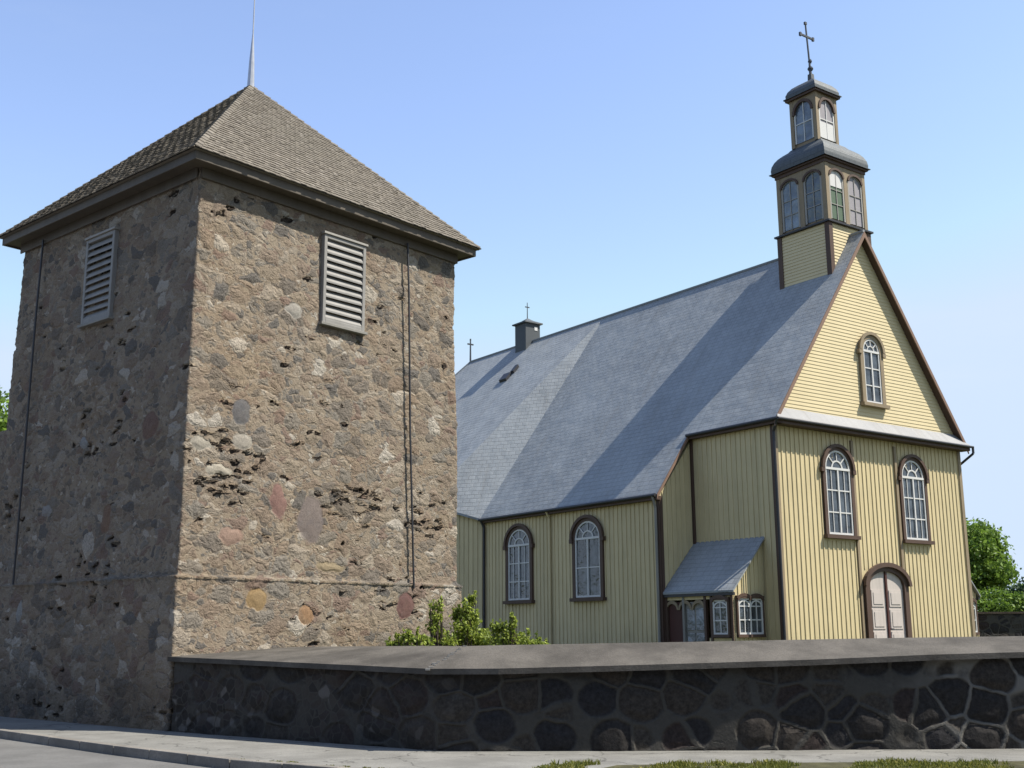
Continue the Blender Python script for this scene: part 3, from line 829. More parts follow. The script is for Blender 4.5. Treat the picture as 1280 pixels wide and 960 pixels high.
# ---- windows
def arc(c, hw, zs, zt, n=16, z0=None):
    """open curve: up the left jamb, over the arch, down the right jamb"""
    pts = [(c+hw*math.cos(math.pi - math.pi*i/n), zs+(zt-zs)*math.sin(math.pi*i/n)) for i in range(n+1)]
    if z0 is not None: pts = [(c-hw, z0)] + pts + [(c+hw, z0)]
    return pts
def arch_window(parent, mp, c, hw, z0, zs, zt, trim=.17, rails=3, cols=2, fan=True, trimmat='brown', glassmat='glass', d=.0, sash=True, hood=True, name='window'):
    ns = 16
    O = arc(c, hw+trim, zs, zt+trim, ns, z0-.02); I = arc(c, hw, zs, zt, ns, z0-.02)
    b = MB(); b.band(O, I, mp, d+0, d+.10)
    w = b.build(name, M[trimmat], parent, bevel=0)
    if hood:
        b = MB(); b.band(arc(c, hw+trim+.07, zs, zt+trim+.07, ns), arc(c, hw+trim-.05, zs, zt+trim-.05, ns), mp, d+.095, d+.17)
        for s in (-1, 1): b.box(c+s*(hw+trim+.02)-.09, c+s*(hw+trim+.02)+.09, zs-.16, zs, d+.02, d+.16, mp)
        b.build('hood', M[trimmat], w)
    b = MB(); b.box(c-hw-trim-.08, c+hw+trim+.08, z0-.15, z0-.02, d, d+.2, mp); b.build('sill', M[trimmat], w)
    b = MB(); b.prism(arc(c, hw, zs, zt, ns, z0), lambda a, z: mp(a, z, d+.012), lambda a, z: mp(a, z, d+.03)); b.build('glass', M[glassmat], w)
    b = MB(); s = .07
    b.band(arc(c, hw-.002, zs, zt-.002, ns, z0), arc(c, hw-s, zs, zt-s, ns, z0), mp, d+.03, d+.075)
    b.box(c-hw, c+hw, z0, z0+s, d+.031, d+.076, mp)
    b.box(c-.035, c+.035, z0+s, zs, d+.031, d+.082, mp)
    b.box(c-hw+.01, c+hw-.01, zs-.05, zs+.035, d+.033, d+.088, mp)
    for i in range(1, rails):
        zz = z0+(zs-z0)*i/rails; b.box(c-hw+.02, c+hw-.02, zz-.022, zz+.022, d+.032, d+.066, mp)
    if cols == 4:
        for s2 in (-1, 1): b.box(c+s2*hw*.52-.014, c+s2*hw*.52+.014, z0+s, zs, d+.034, d+.062, mp)
    if fan:
        for t in (45, 90, 135):
            ca, sa = math.cos(R(t)), math.sin(R(t)); r0 = .42; 
            p = [(c+hw*r0*ca, zs+(zt-zs)*r0*sa), (c+hw*.96*ca, zs+(zt-zs)*.96*sa)]
            nx, nz = -sa*.018, ca*.018
            b.hexa([(p[0][0]-nx, p[0][1]-nz, d+.034), (p[1][0]-nx, p[1][1]-nz, d+.034), (p[1][0]+nx, p[1][1]+nz, d+.034), (p[0][0]+nx, p[0][1]+nz, d+.034),
                    (p[0][0]-nx, p[0][1]-nz, d+.064), (p[1][0]-nx, p[1][1]-nz, d+.064), (p[1][0]+nx, p[1][1]+nz, d+.064), (p[0][0]+nx, p[0][1]+nz, d+.064)], mp)
        b.band(arc(c, hw*.46, zs, zs+(zt-zs)*.46, 10), arc(c, hw*.38, zs, zs+(zt-zs)*.38, 10), mp, d+.032, d+.06)
    b.build('sash', M['white'], w)
    return w
for c in (3.28, 7.80):
    w = arch_window(church, front, c, .70, 3.33+ZO, 5.72+ZO, 6.40+ZO, trim=.16, rails=3, cols=4)
arch_window(church, front, 5.72, .50, 8.42+ZO, 10.45+ZO, 10.95+ZO, trim=.2, rails=3, trimmat='belfry_trim', fan=True, d=.03)
for c, cc in ((8.15, 2), (12.65, 4)):
    arch_window(church, sideA, c, .76, 1.27+ZO, 3.55+ZO, 4.22+ZO, trim=.17, rails=3 if cc == 4 else 2, cols=cc)

# ---- front door
dw = MB()
c, hw, zs, zt, z0 = 5.62, 1.02, 1.55+ZO, 2.08+ZO, .0
dw.band(arc(c, hw+.26, zs, zt+.22, 16, z0), arc(c, hw, zs, zt, 16, z0), front, 0, .16)
dw.band(arc(c, hw+.36, zs, zt+.32, 16), arc(c, hw+.2, zs, zt+.16, 16), front, .155, .26)
door = dw.build('door', M['brown'], church)
def xcap(a):                                # arch height at a
    t = (a-c)/hw; return zs+(zt-zs)*math.sqrt(max(0, 1-t*t))
for sgn in (-1, 1):
    b = MB()
    n = 10; aa = [c+sgn*(.04+(hw-.04)*i/n) for i in range(n+1)]
    poly = [(aa[0], z0)] + [(a, xcap(a)) for a in aa] + [(aa[-1], z0)]
    b.prism(poly, lambda a, z: front(a, z, .02), lambda a, z: front(a, z, .06))
    for (h0, h1) in ((.25, .95), (1.05, 1.75), (1.85, 2.45)):
        e0, e1 = sorted((c+sgn*.16, c+sgn*.88))
        b.box(e0, e1, h0, h1, .058, .085, front); b.box(e0+.09, e1-.09, h0+.09, h1-.09, .084, .105, front)
    lf = b.build('leaf', M['door_white'], door)
b = MB(); b.box(c-.05, c+.05, z0, zt-.02, .05, .12, front); b.build('astragal', M['maroon'], door)
b = MB(); b.tube(front(c+.14, 1.05, .06), front(c+.14, 1.05, .14), .02); b.box(c+.10, c+.24, 1.03, 1.07, .13, .15, front); b.build('handle', M['metal_dark'], door)
b = MB(); b.box(c-1.6, c+1.6, -.25, .1, .02, 1.1, front); b.box(c-1.8, c+1.8, -.25, -.03, 1.1, 1.45, front); b.build('step', M['foundation'], church, bevel=.01)

# ---- side porches (lean-to, one each side of the front bay)
def porch(side):
    u = (lambda x: -x) if side < 0 else (lambda x: WD+x)     # x measured outwards from the bay wall
    PX, V0, V1 = 1.60, .78, LF-.02
    ZT, ZB = 3.19+ZO, 1.32+ZO
    ov = .12
    b = MB()
    zr = lambda x: ZT-(ZT-ZB)*x/(PX+ov)
    # cheek wall toward the street front, with boards above the window
    cb = lambda a, z, d: (u(a), V0-d, z)
    b.prism([(0.02, .2), (PX, .2), (PX, zr(PX)-.1), (.02, zr(.02)-.1)], lambda a, z: cb(a, z, 0), lambda a, z: cb(a, z, -.1))
    n = 7
    for i in range(n+1):
        a = .06+(PX-.12)*i/n; b.box(a-.02, a+.02, ZB-.12, zr(a)-.1, -.005, .03, cb)
        b.box(a-.02, a+.02, .2, .95, -.005, .03, cb)
    sd = lambda a, z, d: (u(PX+d), a, z)
    b.box(V0+.05, V0+1.15, .2, .78, -.1, 0, sd); b.box(V0+.05, V1, ZB-.28, ZB-.12, -.1, 0, sd)
    p = b.build('porch', M['yellow'], church)
    slabs('roof', [[(u(-.02), V0-.15, ZT+.02), (u(-.02), V1, ZT+.02), (u(PX+ov), V1, ZB), (u(PX+ov), V0-.15, ZB)]], M['slate'], p, .07)
    b = MB(); b.box(V0-.12, V1, ZB-.17, ZB-.075, .005, .1, sd); b.build('fascia', M['metal_dark'], p)
    # posts
    for vv in (V0, V0+.95, V0+1.25, V0+2.3, V1-.14):
        b = MB(); b.box(vv, vv+.10, .1, ZB-.17, -.1, .03, sd); b.build('post', M['brown'] if vv != V0+2.3 else M['grey_board'], p)
    # triple arched window in the cheek
    def small(mp, a0, a1, z0, z1, cols):
        b = MB(); b.box(a0, a1, z0, z1, .012, .03, mp)
        b.cur = 1
        b.box(a0, a1, z0, z0+.06, .03, .07, mp); b.box(a0, a1, z1-.05, z1, .03, .07, mp)
        b.box(a0, a0+.06, z0+.06, z1-.05, .03, .07, mp); b.box(a1-.06, a1, z0+.06, z1-.05, .03, .07, mp)
        wc = (a1-a0)/cols
        for i in range(1, cols): t = .03 if (cols == 4 and i == 2) else .014; b.box(a0+wc*i-t, a0+wc*i+t, z0+.06, z1-.05, .031, .068, mp)
        for f in (.40, .78): zz = z0+(z1-z0)*f; b.box(a0+.06, a1-.06, zz-.018, zz+.018, .032, .064, mp)
        for i in range(0, cols, 2 if cols >= 2 else 1):
            k2 = 2 if cols >= 2 else 1
            ca = a0+wc*(i+k2/2); r = wc*k2/2
            b.band(arc(ca, r, z1-.30, z1-.05, 8), arc(ca, r-.05, z1-.30, z1-.10, 8), mp, .033, .066)
        b.cur = 2
        b.box(a0-.07, a1+.07, z0-.1, z0-.002, 0, .11, mp); b.box(a0-.07, a1+.07, z1+.002, z1+.09, 0, .11, mp)
        b.box(a0-.07, a0-.002, z0, z1, 0, .09, mp); b.box(a1+.002, a1+.07, z0, z1, 0, .09, mp)
        for i in range(0, cols, 2 if cols >= 2 else 1):
            k2 = 2 if cols >= 2 else 1
            ca = a0+wc*(i+k2/2); b.band(arc(ca, wc*k2/2+.06, z1-.06, z1+.17, 8), arc(ca, wc*k2/2-.03, z1-.06, z1+.06, 8), mp, .07, .12)
        b.build('window', [M['glass'], M['white'], M['brown']], p)
    small(cb, .22, 1.42, -.15+ZO, 1.05+ZO, 4)
    small(sd, V0+.2, V0+.88, -.15+ZO, 1.0+ZO, 2)
    # doorway on the long side: maroon door, glazed screen, scalloped valance
    b = MB(); b.box(V0+2.42, V1-.16, .1, ZB-.35, -.09, -.05, sd); b.build('door', M['maroon'], p)
    b = MB(); b.box(V0+1.36, V0+2.28, .1, ZB-.35, -.085, -.05, sd)
    b.cur = 1
    for (h0, h1) in ((.25, .95), (1.05, 1.8)):
        b.box(V0+1.42, V0+1.78, h0, h1, -.051, -.035, sd); b.box(V0+1.86, V0+2.22, h0, h1, -.051, -.035, sd)
    b.build('screen', [M['grey_board'], M['glass_pale']], p)
    b = MB()
    for i in range(3):
        ca = V0+1.30+ .45+i*.62*1.0; ca = V0+1.62+i*.66
        b.band(arc(ca, .33, ZB-.62, ZB-.28, 8), arc(ca, .26, ZB-.62, ZB-.40, 8), sd, -.04, .02)
    b.build('valance', M['belfry_trim'], p)
porch(-1); porch(1)

# ---- belfry, lantern, domes, cross
bvc = 1.636; hb = 1.267
def square_ring(b, prof, cu, cv, uvm=True):
    """prof = [(half, z)...] square lofted shape"""
    acc = 0
    for (h0, z0), (h1, z1) in zip(prof[:-1], prof[1:]):
        L = math.hypot(h1-h0, z1-z0)
        cs = [(-1, -1), (1, -1), (1, 1), (-1, 1)]
        for i in range(4):
            a, c2 = cs[i], cs[(i+1) % 4]
            b.face([(cu+a[0]*h0, cv+a[1]*h0, z0), (cu+c2[0]*h0, cv+c2[1]*h0, z0), (cu+c2[0]*h1, cv+c2[1]*h1, z1), (cu+a[0]*h1, cv+a[1]*h1, z1)],
                   [(-h0, acc), (h0, acc), (h1, acc+L), (-h1, acc+L)])
        acc += L
zb1, zb2 = 15.58+ZO, 18.22+ZO
b = MB(); z = 12.2+ZO
b.box(CX-hb+.03, CX+hb-.03, bvc-hb+.03, bvc+hb-.03, 11.0+ZO, zb1)
zz = 11.0+ZO
while zz < zb1-.06:                         # clapboards on all four sides
    for i in range(4):
        an = i*math.pi/2; ca, sa = round(math.cos(an)), round(math.sin(an))
        mp = lambda a, z, d, ca=ca, sa=sa: (CX+ca*a+sa*(hb+d), bvc+sa*a-ca*(hb+d), z)
        b.hexa([(-hb+.15, zz, -.02), (hb-.15, zz, -.02), (hb-.15, zz, .012), (-hb+.15, zz, .012), (-hb+.15, zz+.13, -.02), (hb-.15, zz+.13, -.02), (hb-.15, zz+.13, -.008), (-hb+.15, zz+.13, -.008)], mp)
    zz += .13
belfry = b.build('belfry', M['cream'], church)
b = MB()
for su in (-1, 1):
    for sv in (-1, 1):
        b.box(CX+su*(hb-.07)-.11, CX+su*(hb-.07)+.11, bvc+sv*(hb-.07)-.11, bvc+sv*(hb-.07)+.11, 11.2+ZO, zb1-.002)
b.build('corner_post', M['brown'], belfry)
def face_maps(h, cu=CX, cv=bvc):
    out = []
    for i in range(4):
        an = i*math.pi/2; ca, sa = round(math.cos(an)), round(math.sin(an))
        out.append(lambda a, z, d, ca=ca, sa=sa: (cu+ca*a+sa*(h+d), cv+sa*a-ca*(h+d), z))
    return out          # 0 = front (-v), 1 = +u, 2 = back, 3 = -u (street side)
# stage 2 (bell stage)
h2 = hb-.03
b = MB(); b.box(CX-h2+.08, CX+h2-.08, bvc-h2+.08, bvc+h2-.08, zb1+.1, zb2)
for mp in face_maps(h2): 
    for (a0, a1) in ((-h2, -h2+.19), (-.11, .11), (h2-.19, h2)): b.box(a0, a1, zb1+.1, zb2-.12, -.1, .0 if a0 == -.11 else .012, mp)
    for ca in (-.58, .58):                      # spandrels over the arches
        top = arc(ca, .47, zb2-.62, zb2-.27, 12)
        for i in range(12):
            p, q = top[i], top[i+1]
            b.hexa([(p[0], p[1], -.09), (q[0], q[1], -.09), (q[0], zb2-.1, -.09), (p[0], zb2-.1, -.09), (p[0], p[1], -.005), (q[0], q[1], -.005), (q[0], zb2-.1, -.005), (p[0], zb2-.1, -.005)], mp)
b.build('bell_stage', M['belfry_trim'], belfry)
gm = {0: ['green_panel', 'pink_panel'], 3: ['glass_pale', 'glass'], 1: ['glass_pale', 'glass_pale'], 2: ['glass_pale', 'glass_pale']}
for i, mp in enumerate(face_maps(h2)):
    for k_, ca in enumerate((-.58, .58)):
        b = MB(); hw = .40
        b.prism(arc(ca, hw, zb2-.66, zb2-.33, 12, zb1+.24), lambda a, z: mp(a, z, -.07), lambda a, z: mp(a, z, -.05))
        b.cur = 1
        b.band(arc(ca, .47, zb2-.62, zb2-.27, 12), arc(ca, .38, zb2-.62, zb2-.36, 12), mp, -.05, .05)
        b.cur = 2
        b.band(arc(ca, hw+.05, zb2-.66, zb2-.30, 12, zb1+.2), arc(ca, hw-.03, zb2-.66, zb2-.38, 12, zb1+.2), mp, -.05, -.01)
        b.box(ca-.016, ca+.016, zb1+.2, zb2-.4, -.05, -.02, mp)
        for f in (.35, .68): zz = zb1+.2+(zb2-zb1-.8)*f; b.box(ca-hw, ca+hw, zz-.014, zz+.014, -.05, -.022, mp)
        mats = [M[gm[i][k_]], M['brown'], M['dirty_white']]
        if i == 0 and k_ == 0:
            b.cur = 3; b.prism(arc(ca, hw-.04, zb2-.66, zb2-.37, 12, zb2-1.05), lambda a, z: mp(a, z, -.049), lambda a, z: mp(a, z, -.03)); mats.append(M['white'])
        b.build('window', mats, belfry)
# string course and cornices
b = MB()
b.box(CX-hb-.12, CX+hb+.12, bvc-hb-.12, bvc+hb+.12, zb1, zb1+.07); b.build('string_course', M['metal_dark'], belfry)
b = MB(); b.box(CX-h2-.04, CX+h2+.04, bvc-h2-.04, bvc+h2+.04, zb2-.12, zb2+.02); b.box(CX-h2-.12, CX+h2+.12, bvc-h2-.12, bvc+h2+.12, zb2+.02, zb2+.10)
b.build('cornice', M['brown'], belfry)
zl0 = 19.42+ZO
b = MB(); hl = .67
square_ring(b, [(h2+.2, zb2+.09), (h2+.2, zb2+.12), (h2+.13, zb2+.14), (h2+.14, zb2+.28), (h2+.11, zb2+.46), (h2+.03, zb2+.64), (h2-.08, zb2+.79), (h2-.22, zb2+.92), (h2-.38, zb2+1.04), (hl+.10, zl0-.05), (hl-.2, zl0+.01)], CX, bvc)
b.build('dome', M['dome'], belfry)
CL = CX-.15
# lantern
zl1 = 21.55+ZO
lan = MB(); lan.box(CL-hl+.08, CL+hl-.08, bvc-hl+.08, bvc+hl-.08, zl0-.1, zl1)
for mp in face_maps(hl, CL):
    for (a0, a1) in ((-hl, -hl+.17), (hl-.17, hl)): lan.box(a0, a1, zl0-.05, zl1-.1, -.1, .005, mp)
    top = arc(0, hl-.17, zl1-.75, zl1-.22, 12)
    for i in range(12):
        p, q = top[i], top[i+1]
        lan.hexa([(p[0], p[1], -.09), (q[0], q[1], -.09), (q[0], zl1-.08, -.09), (p[0], zl1-.08, -.09), (p[0], p[1], -.004), (q[0], q[1], -.004), (q[0], zl1-.08, -.004), (p[0], zl1-.08, -.004)], mp)
lantern = lan.build('lantern', M['belfry_trim'], church)
for i, mp in enumerate(face_maps(hl, CL)):
    b = MB(); hw = hl-.20
    b.prism(arc(0, hw, zl1-.78, zl1-.27, 12, zl0+.1), lambda a, z: mp(a, z, -.07), lambda a, z: mp(a, z, -.05))
    b.cur = 1; b.band(arc(0, hw+.06, zl1-.78, zl1-.20, 12), arc(0, hw-.05, zl1-.78, zl1-.32, 12), mp, -.05, .05)
    b.cur = 2; b.box(-.018, .018, zl0+.1, zl1-.3, -.05, -.02, mp); b.box(-hw, hw, zl0+.9, zl0+.94, -.05, -.021, mp)
    for s in (-1, 1): b.box(s*(hw-.03)-.03, s*(hw-.03)+.03, zl0+.1, zl1-.75, -.05, -.015, mp)
    if i == 0: b.box(-hw+.06, hw-.06, zl0+.1, zl0+.80, -.049, -.03, mp)
    b.build('window', [M['pink_panel'] if i == 0 else M['glass_pale'], M['brown'], M['white']], lantern)
b = MB(); b.box(CL-hl-.12, CL+hl+.12, bvc-hl-.12, bvc+hl+.12, zl1-.1, zl1); b.build('cornice', M['brown'], lantern)
b = MB()
square_ring(b, [(hl+.17, zl1-.01), (hl+.17, zl1+.03), (hl+.09, zl1+.05), (hl+.10, zl1+.18), (hl+.03, zl1+.36), (hl-.10, zl1+.52), (hl-.28, zl1+.65), (hl-.5, zl1+.74), (.10, zl1+.80), (.09, zl1+1.1), (.0, zl1+1.14)], CL, bvc)
b.build('dome', M['dome'], lantern)
zc = 22.62+ZO
b = MB(); b.tube((CL, bvc, zc-.2), (CL-.03, bvc, zc+.5), .07, .045, 8); b.tube((CL-.03, bvc, zc+.5), (CL-.14, bvc, 24.95+ZO), .04, .035, 8)
for zz, r in ((zc+.28, .12), (zc+.62, .085)):
    for k_ in range(3): b.tube((CL, bvc, zz-.07+.05*k_), (CL, bvc, zz-.02+.05*k_), r*(.75 if k_ != 1 else 1), r*(.75 if k_ != 1 else 1), 10)
b.box(CL-.51, CL+.29, bvc-.03, bvc+.03, 24.30+ZO, 24.38+ZO)
for s in (-1, 1): b.box(CL-.11+s*.40-.05, CL-.11+s*.40+.05, bvc-.04, bvc+.04, 24.26+ZO, 24.42+ZO)
b.box(CL-.20, CL-.08, bvc-.04, bvc+.04, 24.88+ZO, 25.0+ZO)
b.build('cross', M['metal_cross'], lantern)

# ---- roof turret and far ridge cross
cv = 21.6
b = MB(); b.box(CX-.48, CX+.48, cv-.48, cv+.48, HR-1.6, 16.22+ZO)
tur = b.build('roof_turret', M['dome'], church)
b = MB(); b.box(CX-.6, CX+.6, cv-.6, cv+.6, 16.22+ZO, 16.29+ZO)
square_ring(b, [(.6, 16.29+ZO), (.25, 16.45+ZO), (.04, 16.6+ZO)], CX, cv)
b.build('cap', M['dome'], tur)
b = MB(); b.tube((CX, cv, 16.5+ZO), (CX, cv, 17.5+ZO), .03, .02, 6); b.box(CX-.14, CX+.14, cv-.02, cv+.02, 17.22+ZO, 17.27+ZO); b.build('spike', M['metal_cross'], tur)
b = MB(); b.box(CX+.1, CX+.3, cv-.5, cv-.475, 15.85+ZO, 16.05+ZO); b.build('vent', M['white'], tur)
b = MB(); b.tube((CX, L3, HR-.1), (CX, L3, 16.55+ZO), .06, .04, 6); b.box(CX-.2, CX+.2, L3-.03, L3+.03, 16.25+ZO, 16.33+ZO); b.box(CX-.035, CX+.035, L3-.03, L3+.03, 16.5+ZO, 16.62+ZO)
b.build('cross', M['metal_cross'], church)
# lifted roof ladder hook / hatch on the slope
b = MB()
for (uu, vv, l) in ((3.35, 20.75, .5), (3.75, 20.35, .22)):
    z_ = HR - slopeB*(CX-uu)
    b.hexa([(uu-.18, vv-l, z_-.25), (uu+.12, vv-l, z_+.17), (uu+.12, vv+l*.2, z_+.17), (uu-.18, vv+l*.2, z_-.25), (uu-.26, vv-l, z_-.08), (uu+.06, vv-l, z_+.3), (uu+.06, vv+l*.2, z_+.3), (uu-.26, vv+l*.2, z_-.08)])
b.build('roof_hatch', M['metal_dark'], church)

# ------------------------------------------------------------ vegetation
M['leaf_bright'] = leafmat('bright_leaves', (.10, .175, .025), (.19, .29, .045), (.05, .09, .02))
M['leaf_dark'] = leafmat('dark_leaves', (.022, .05, .02), (.04, .08, .03), (.012, .028, .014))
M['leaf_shrub'] = leafmat('shrub_leaves', (.19, .25, .035), (.33, .38, .075), (.08, .11, .02))
M['grass_mat'] = leafmat('grass_blades', (.10, .125, .02), (.24, .22, .05), (.05, .055, .015))

def leaf_cloud(blobs, n, size, seed, flat=.6):
    """blobs: (cx,cy,cz,rx,ry,rz,weight); leaves on and in uneven clumps"""
    g = np.random.default_rng(seed)
    B = np.array(blobs, float); w = B[:, 6]/B[:, 6].sum()
    idx = g.choice(len(B), n, p=w)
    d = g.normal(size=(n, 3)); d /= np.linalg.norm(d, axis=1)[:, None]
    r = g.random(n)**.45
    P = B[idx, :3] + d*B[idx, 3:6]*r[:, None]*(1+.18*g.normal(size=(n, 1)))
    a = g.normal(size=(n, 3)); a /= np.linalg.norm(a, axis=1)[:, None]
    t = np.cross(a, g.normal(size=(n, 3))); t /= np.linalg.norm(t, axis=1)[:, None]
    s = size*(.6+.8*g.random(n))[:, None]
    q = np.cross(a, t)
    V = np.stack([P-a*s, P+t*s*flat+q*s*.12, P+a*s, P-t*s*flat+q*s*.12], 1).reshape(-1, 3)
    return V, np.arange(4*n).reshape(n, 4)
def blobs_for(c, rad, n, seed, sub=.36):
    g = random.Random(seed); out = []
    for i in range(n):
        while True:
            d = Vector((g.uniform(-1, 1), g.uniform(-1, 1), g.uniform(-.9, 1)))
            if .35 < d.length < 1: break
        k = g.uniform(.65, 1.3)*sub
        out.append((c[0]+d.x*rad[0]*.82, c[1]+d.y*rad[1]*.82, c[2]+d.z*rad[2]*.82, rad[0]*k, rad[1]*k, rad[2]*k*.75, k**2))
    return out
def tree(label, loc, h, crown_c, rad, nb, nl, ls, mat, seed, name='leafy_tree', group=None):
    t = thing(name, label, 'tree', loc, 0, group)
    bl = blobs_for(crown_c, rad, nb, seed)
    V, Fq = leaf_cloud(bl, nl, ls, seed)
    np_mesh('crown', V, Fq, M[mat], t)
    b = MB(); g = random.Random(seed)
    top = Vector((crown_c[0], crown_c[1], crown_c[2]+rad[2]*.3)); r0 = h*.022+.06
    pts = [Vector((0, 0, -.2)), Vector((.1, 0, h*.25)), Vector((crown_c[0]*.6, crown_c[1]*.6, h*.5)), top]
    rr = [r0*1.2, r0, r0*.7, r0*.15]
    for i in range(3): b.tube(pts[i], pts[i+1], rr[i], rr[i+1], 10)
    for q in bl[:max(8, nb//2)]:
        s = pts[1].lerp(pts[2], g.random()) if g.random() < .5 else pts[2].lerp(top, g.random()*.6)
        e_ = Vector(q[:3]); m = s.lerp(e_, .5)+Vector((0, 0, -.05*h*.3))
        b.tube(s, m, r0*.4, r0*.25, 6); b.tube(m, e_, r0*.25, r0*.06, 6)
    b.build('trunk', M['bark'], t)
    return t
G = YARD
tree('bright green leafy tree rising behind the right-hand corner of the church', (28.4, 75, G), 8.4, (0, 0, 5.3), (3.1, 3.2, 2.9), 34, 26000, .13, 'leaf_bright', 3)
tree('dark blue-green round tree at the far right edge of the photo', (53.6, 118, G), 7.5, (0, 0, 3.4), (5.0, 4, 3.6), 30, 22000, .17, 'leaf_dark', 5, 'round_tree')
tree('bright green tree top showing at the left edge, beyond the bell tower', (-23.0, 48, G), 11, (0, 0, 8.8), (3.4, 3.0, 2.5), 26, 22000, .12, 'leaf_bright', 8)

def bush(label, loc, blobs, n, ls, mat, seed, name='shrub', group=None, stems=8):
    t = thing(name, label, 'bush', loc, 0, group)
    V, Fq = leaf_cloud(blobs, n, ls, seed); np_mesh('foliage', V, Fq, M[mat], t)
    b = MB(); g = random.Random(seed)
    for i in range(stems):
        q = blobs[i % len(blobs)]; base = Vector((q[0]*.5+g.uniform(-.1, .1), q[1]*.5+g.uniform(-.1, .1), -.1))
        b.tube(base, Vector((q[0], q[1], q[2]+q[5]*.5)), .014, .005, 5)
    b.build('stem', M['bark'], t); return t
for i, (x, y, hh, rr) in enumerate([(-30, 2, 14, 6.5), (-19, -9, 15, 6.5), (-7, -13, 14, 6.2), (5, -14, 15, 6.5), (16, -15, 13.5, 6), (27, -17, 12, 5.5)]):  # unseen tree row added behind the camera to cut sky fill on shaded faces
    tree(['tall linden across the street, first in the row beside the bell tower side', 'tall linden across the street, second in the row', 'tall linden across the street, third in the row, nearly opposite the tower',
          'tall linden across the street, opposite the boulder wall', 'tall linden across the street, fifth in the row', 'shorter linden ending the row across the street'][i],
         (x, y, -.12), hh, (0, 0, hh*.56), (rr, rr, hh*.42), 30, 14000, .30, 'leaf_dark', 40+i, 'linden_tree', 'lindens across the street')
bush('low bright shrub growing under the two far trees at the right edge', (25.6, 62, G), blobs_for((0, 0, 1.7), (2.9, 1.2, 1.5), 20, 11), 13000, .085, 'leaf_bright', 11)
# shrubs between the street wall and the buildings
def px(x, y, depth):                         # image pixel -> world at given depth along view
    d = F_ + R2*((x-640)/FPX) - U2*((y-480)/FPX); return d*(depth/d.y) + Vector((0, 0, EYE))
def shrub_at(label, depth, spots, n, ls, seed, name='shrub'):
    """spots: (px, py, rx, rz) clump centres measured in metres around world points"""
    cx_ = sum(s[0] for s in spots)/len(spots); base = px(cx_, 800, depth); base.z = G
    bl = []
    for (x, y, rx, rz_) in spots:
        p = px(x, y, depth)-base; bl.append((p.x, p.y+random.uniform(-.15, .15), p.z, rx, rx*.8, rz_, rx*rz_+.01))
    g = random.Random(seed); extra_ = []
    for q in list(bl):
        for _ in range(4):
            h = g.uniform(.3, 1.3)*q[5]
            extra_.append((q[0]+g.uniform(-1, 1)*q[3], q[1]+g.uniform(-1, 1)*q[4], q[2]+h, .025, .025, g.uniform(.04, .09), .0022))
    bl = [(q[0], q[1], q[2], q[3], q[4], q[5]*.85, q[6]) for q in bl] + extra_
    return bush(label, tuple(base), bl, int(n*.95), ls*.85, 'leaf_shrub', seed, name, None, 40)
shrub_at('small low shrub at the foot of the sunny tower wall, leftmost of the bushes', 19.2, [(505, 803, .17, .12), (520, 800, .18, .12), (492, 806, .12, .07), (533, 803, .16, .12), (510, 795, .1, .08)], 1100, .034, 21)
shrub_at('thin pale climber against the right end of the sunny tower wall', 20.6, [(545, 772, .13, .16), (548, 760, .10, .1), (541, 785, .12, .12), (552, 795, .16, .12), (560, 803, .2, .12)], 1000, .034, 22, 'climbing_plant')
shrub_at('tallest green shrub standing at the corner between tower and church', 21.0, [(583, 765, .15, .22), (580, 785, .24, .22), (592, 775, .14, .2), (575, 800, .3, .15), (598, 797, .28, .2), (590, 752, .07, .12), (605, 803, .3, .12), (570, 770, .1, .12)], 3200, .036, 23)
shrub_at('spreading shrub above the wall in front of the shaded church side', 20.5, [(628, 800, .3, .15), (645, 798, .24, .14), (660, 804, .26, .1), (635, 788, .14, .12), (622, 786, .12, .1), (676, 807, .16, .06), (641, 777, .06, .12)], 2400, .034, 24)

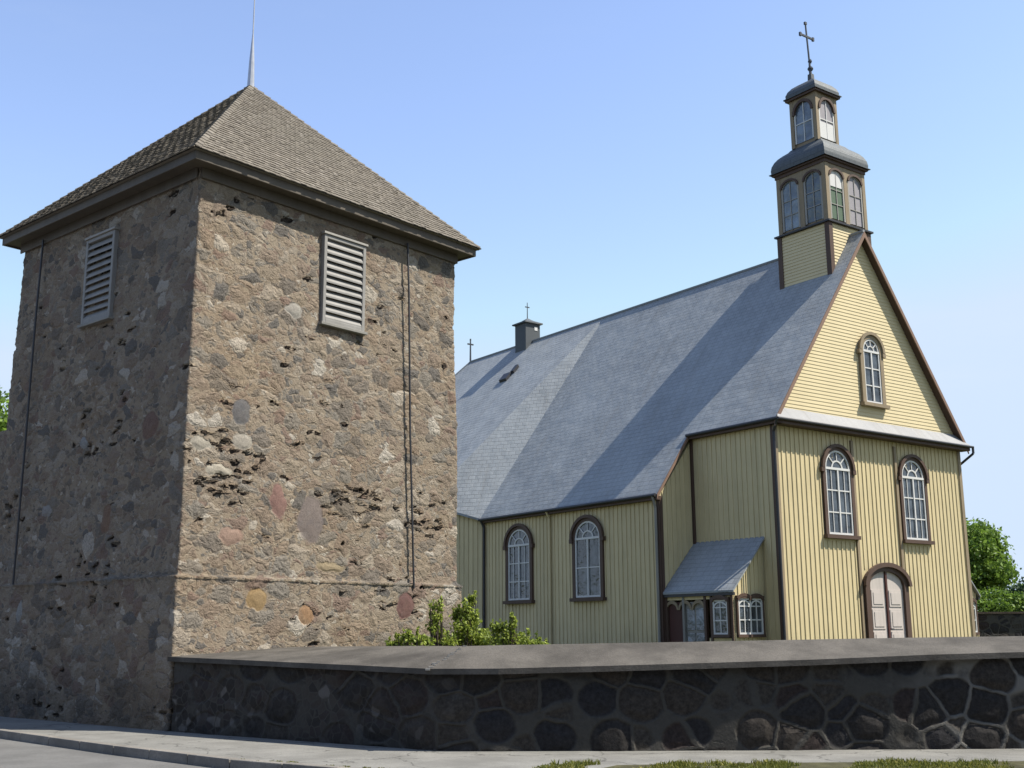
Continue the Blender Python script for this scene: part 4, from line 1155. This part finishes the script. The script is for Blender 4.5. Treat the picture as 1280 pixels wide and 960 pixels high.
# dark far wall of the churchyard
fw = thing('stone_wall', 'dark far churchyard wall below the trees at the right edge', 'wall', (22, 58.2, G))
b = MB(); b.box(0, 34, 0, .6, -.3, 1.75); b.build('wall', M['boulders'], fw)
b = MB(); b.box(-.1, 34.1, -.1, .7, 1.755, 1.85); b.build('coping', M['bark'], fw)

# grass: verge by the pavement and tufts along the kerb
def grass(name, pts, n_per, hgt, seed):
    g = np.random.default_rng(seed); V = []
    for (x, y, r, hm) in pts:
        n = int(n_per*(r/.1)**1.3)
        for _ in range(n):
            a = g.random()*6.28; rr = r*math.sqrt(g.random()); bx, by = x+rr*math.cos(a), y+rr*math.sin(a)
            h = hgt*hm*(.5+.8*g.random()); w = .006+.006*g.random(); t = g.random()*6.28
            lx, ly = g.normal()*h*.45, g.normal()*h*.45
            dx, dy = math.cos(t)*w, math.sin(t)*w
            V += [(bx-dx, by-dy, 0), (bx+dx, by+dy, 0), (bx+lx*.6+dx*.6, by+ly*.6+dy*.6, h*.65), (bx+lx, by+ly, h)]
    V = np.array(V); o = np_mesh(name, V, np.arange(len(V)).reshape(-1, 4), M['grass_mat'])
    o['kind'] = 'stuff'; o['label'] = 'yellow-green grass tufts along the pavement edge'; return o
g = random.Random(4); pts = []
for i in range(1700):
    x = g.uniform(.3, 9); y = g.uniform(13.1, 14.30+.12*math.sin(x*3)+.08*math.sin(x*7.3))
    if math.sin(x*2.7+y*1.9)+math.sin(x*5.1-y*3.3+1) < -.25+g.uniform(-.4, .4): continue
    pts.append((x, y, g.uniform(.03, .11), g.uniform(.3, 1.25)))
for i in range(26):
    t = g.random(); x = -3.6+3.0*t; y = np.interp(x, [-3.6, -2, -.4], [15.2, 14.16, 13.35])+g.uniform(-.02, .12); pts.append((x, y, g.uniform(.03, .06), g.uniform(.2, .4)))
grass('grass', pts, 46, .048, 6)
sheet('verge', [(.45, 13.0), (1.2, 14.15), (2.6, 14.3), (9, 14.35), (40, 14.4), (40, 12.8), (2, 12.95)], .012, M['verge'])
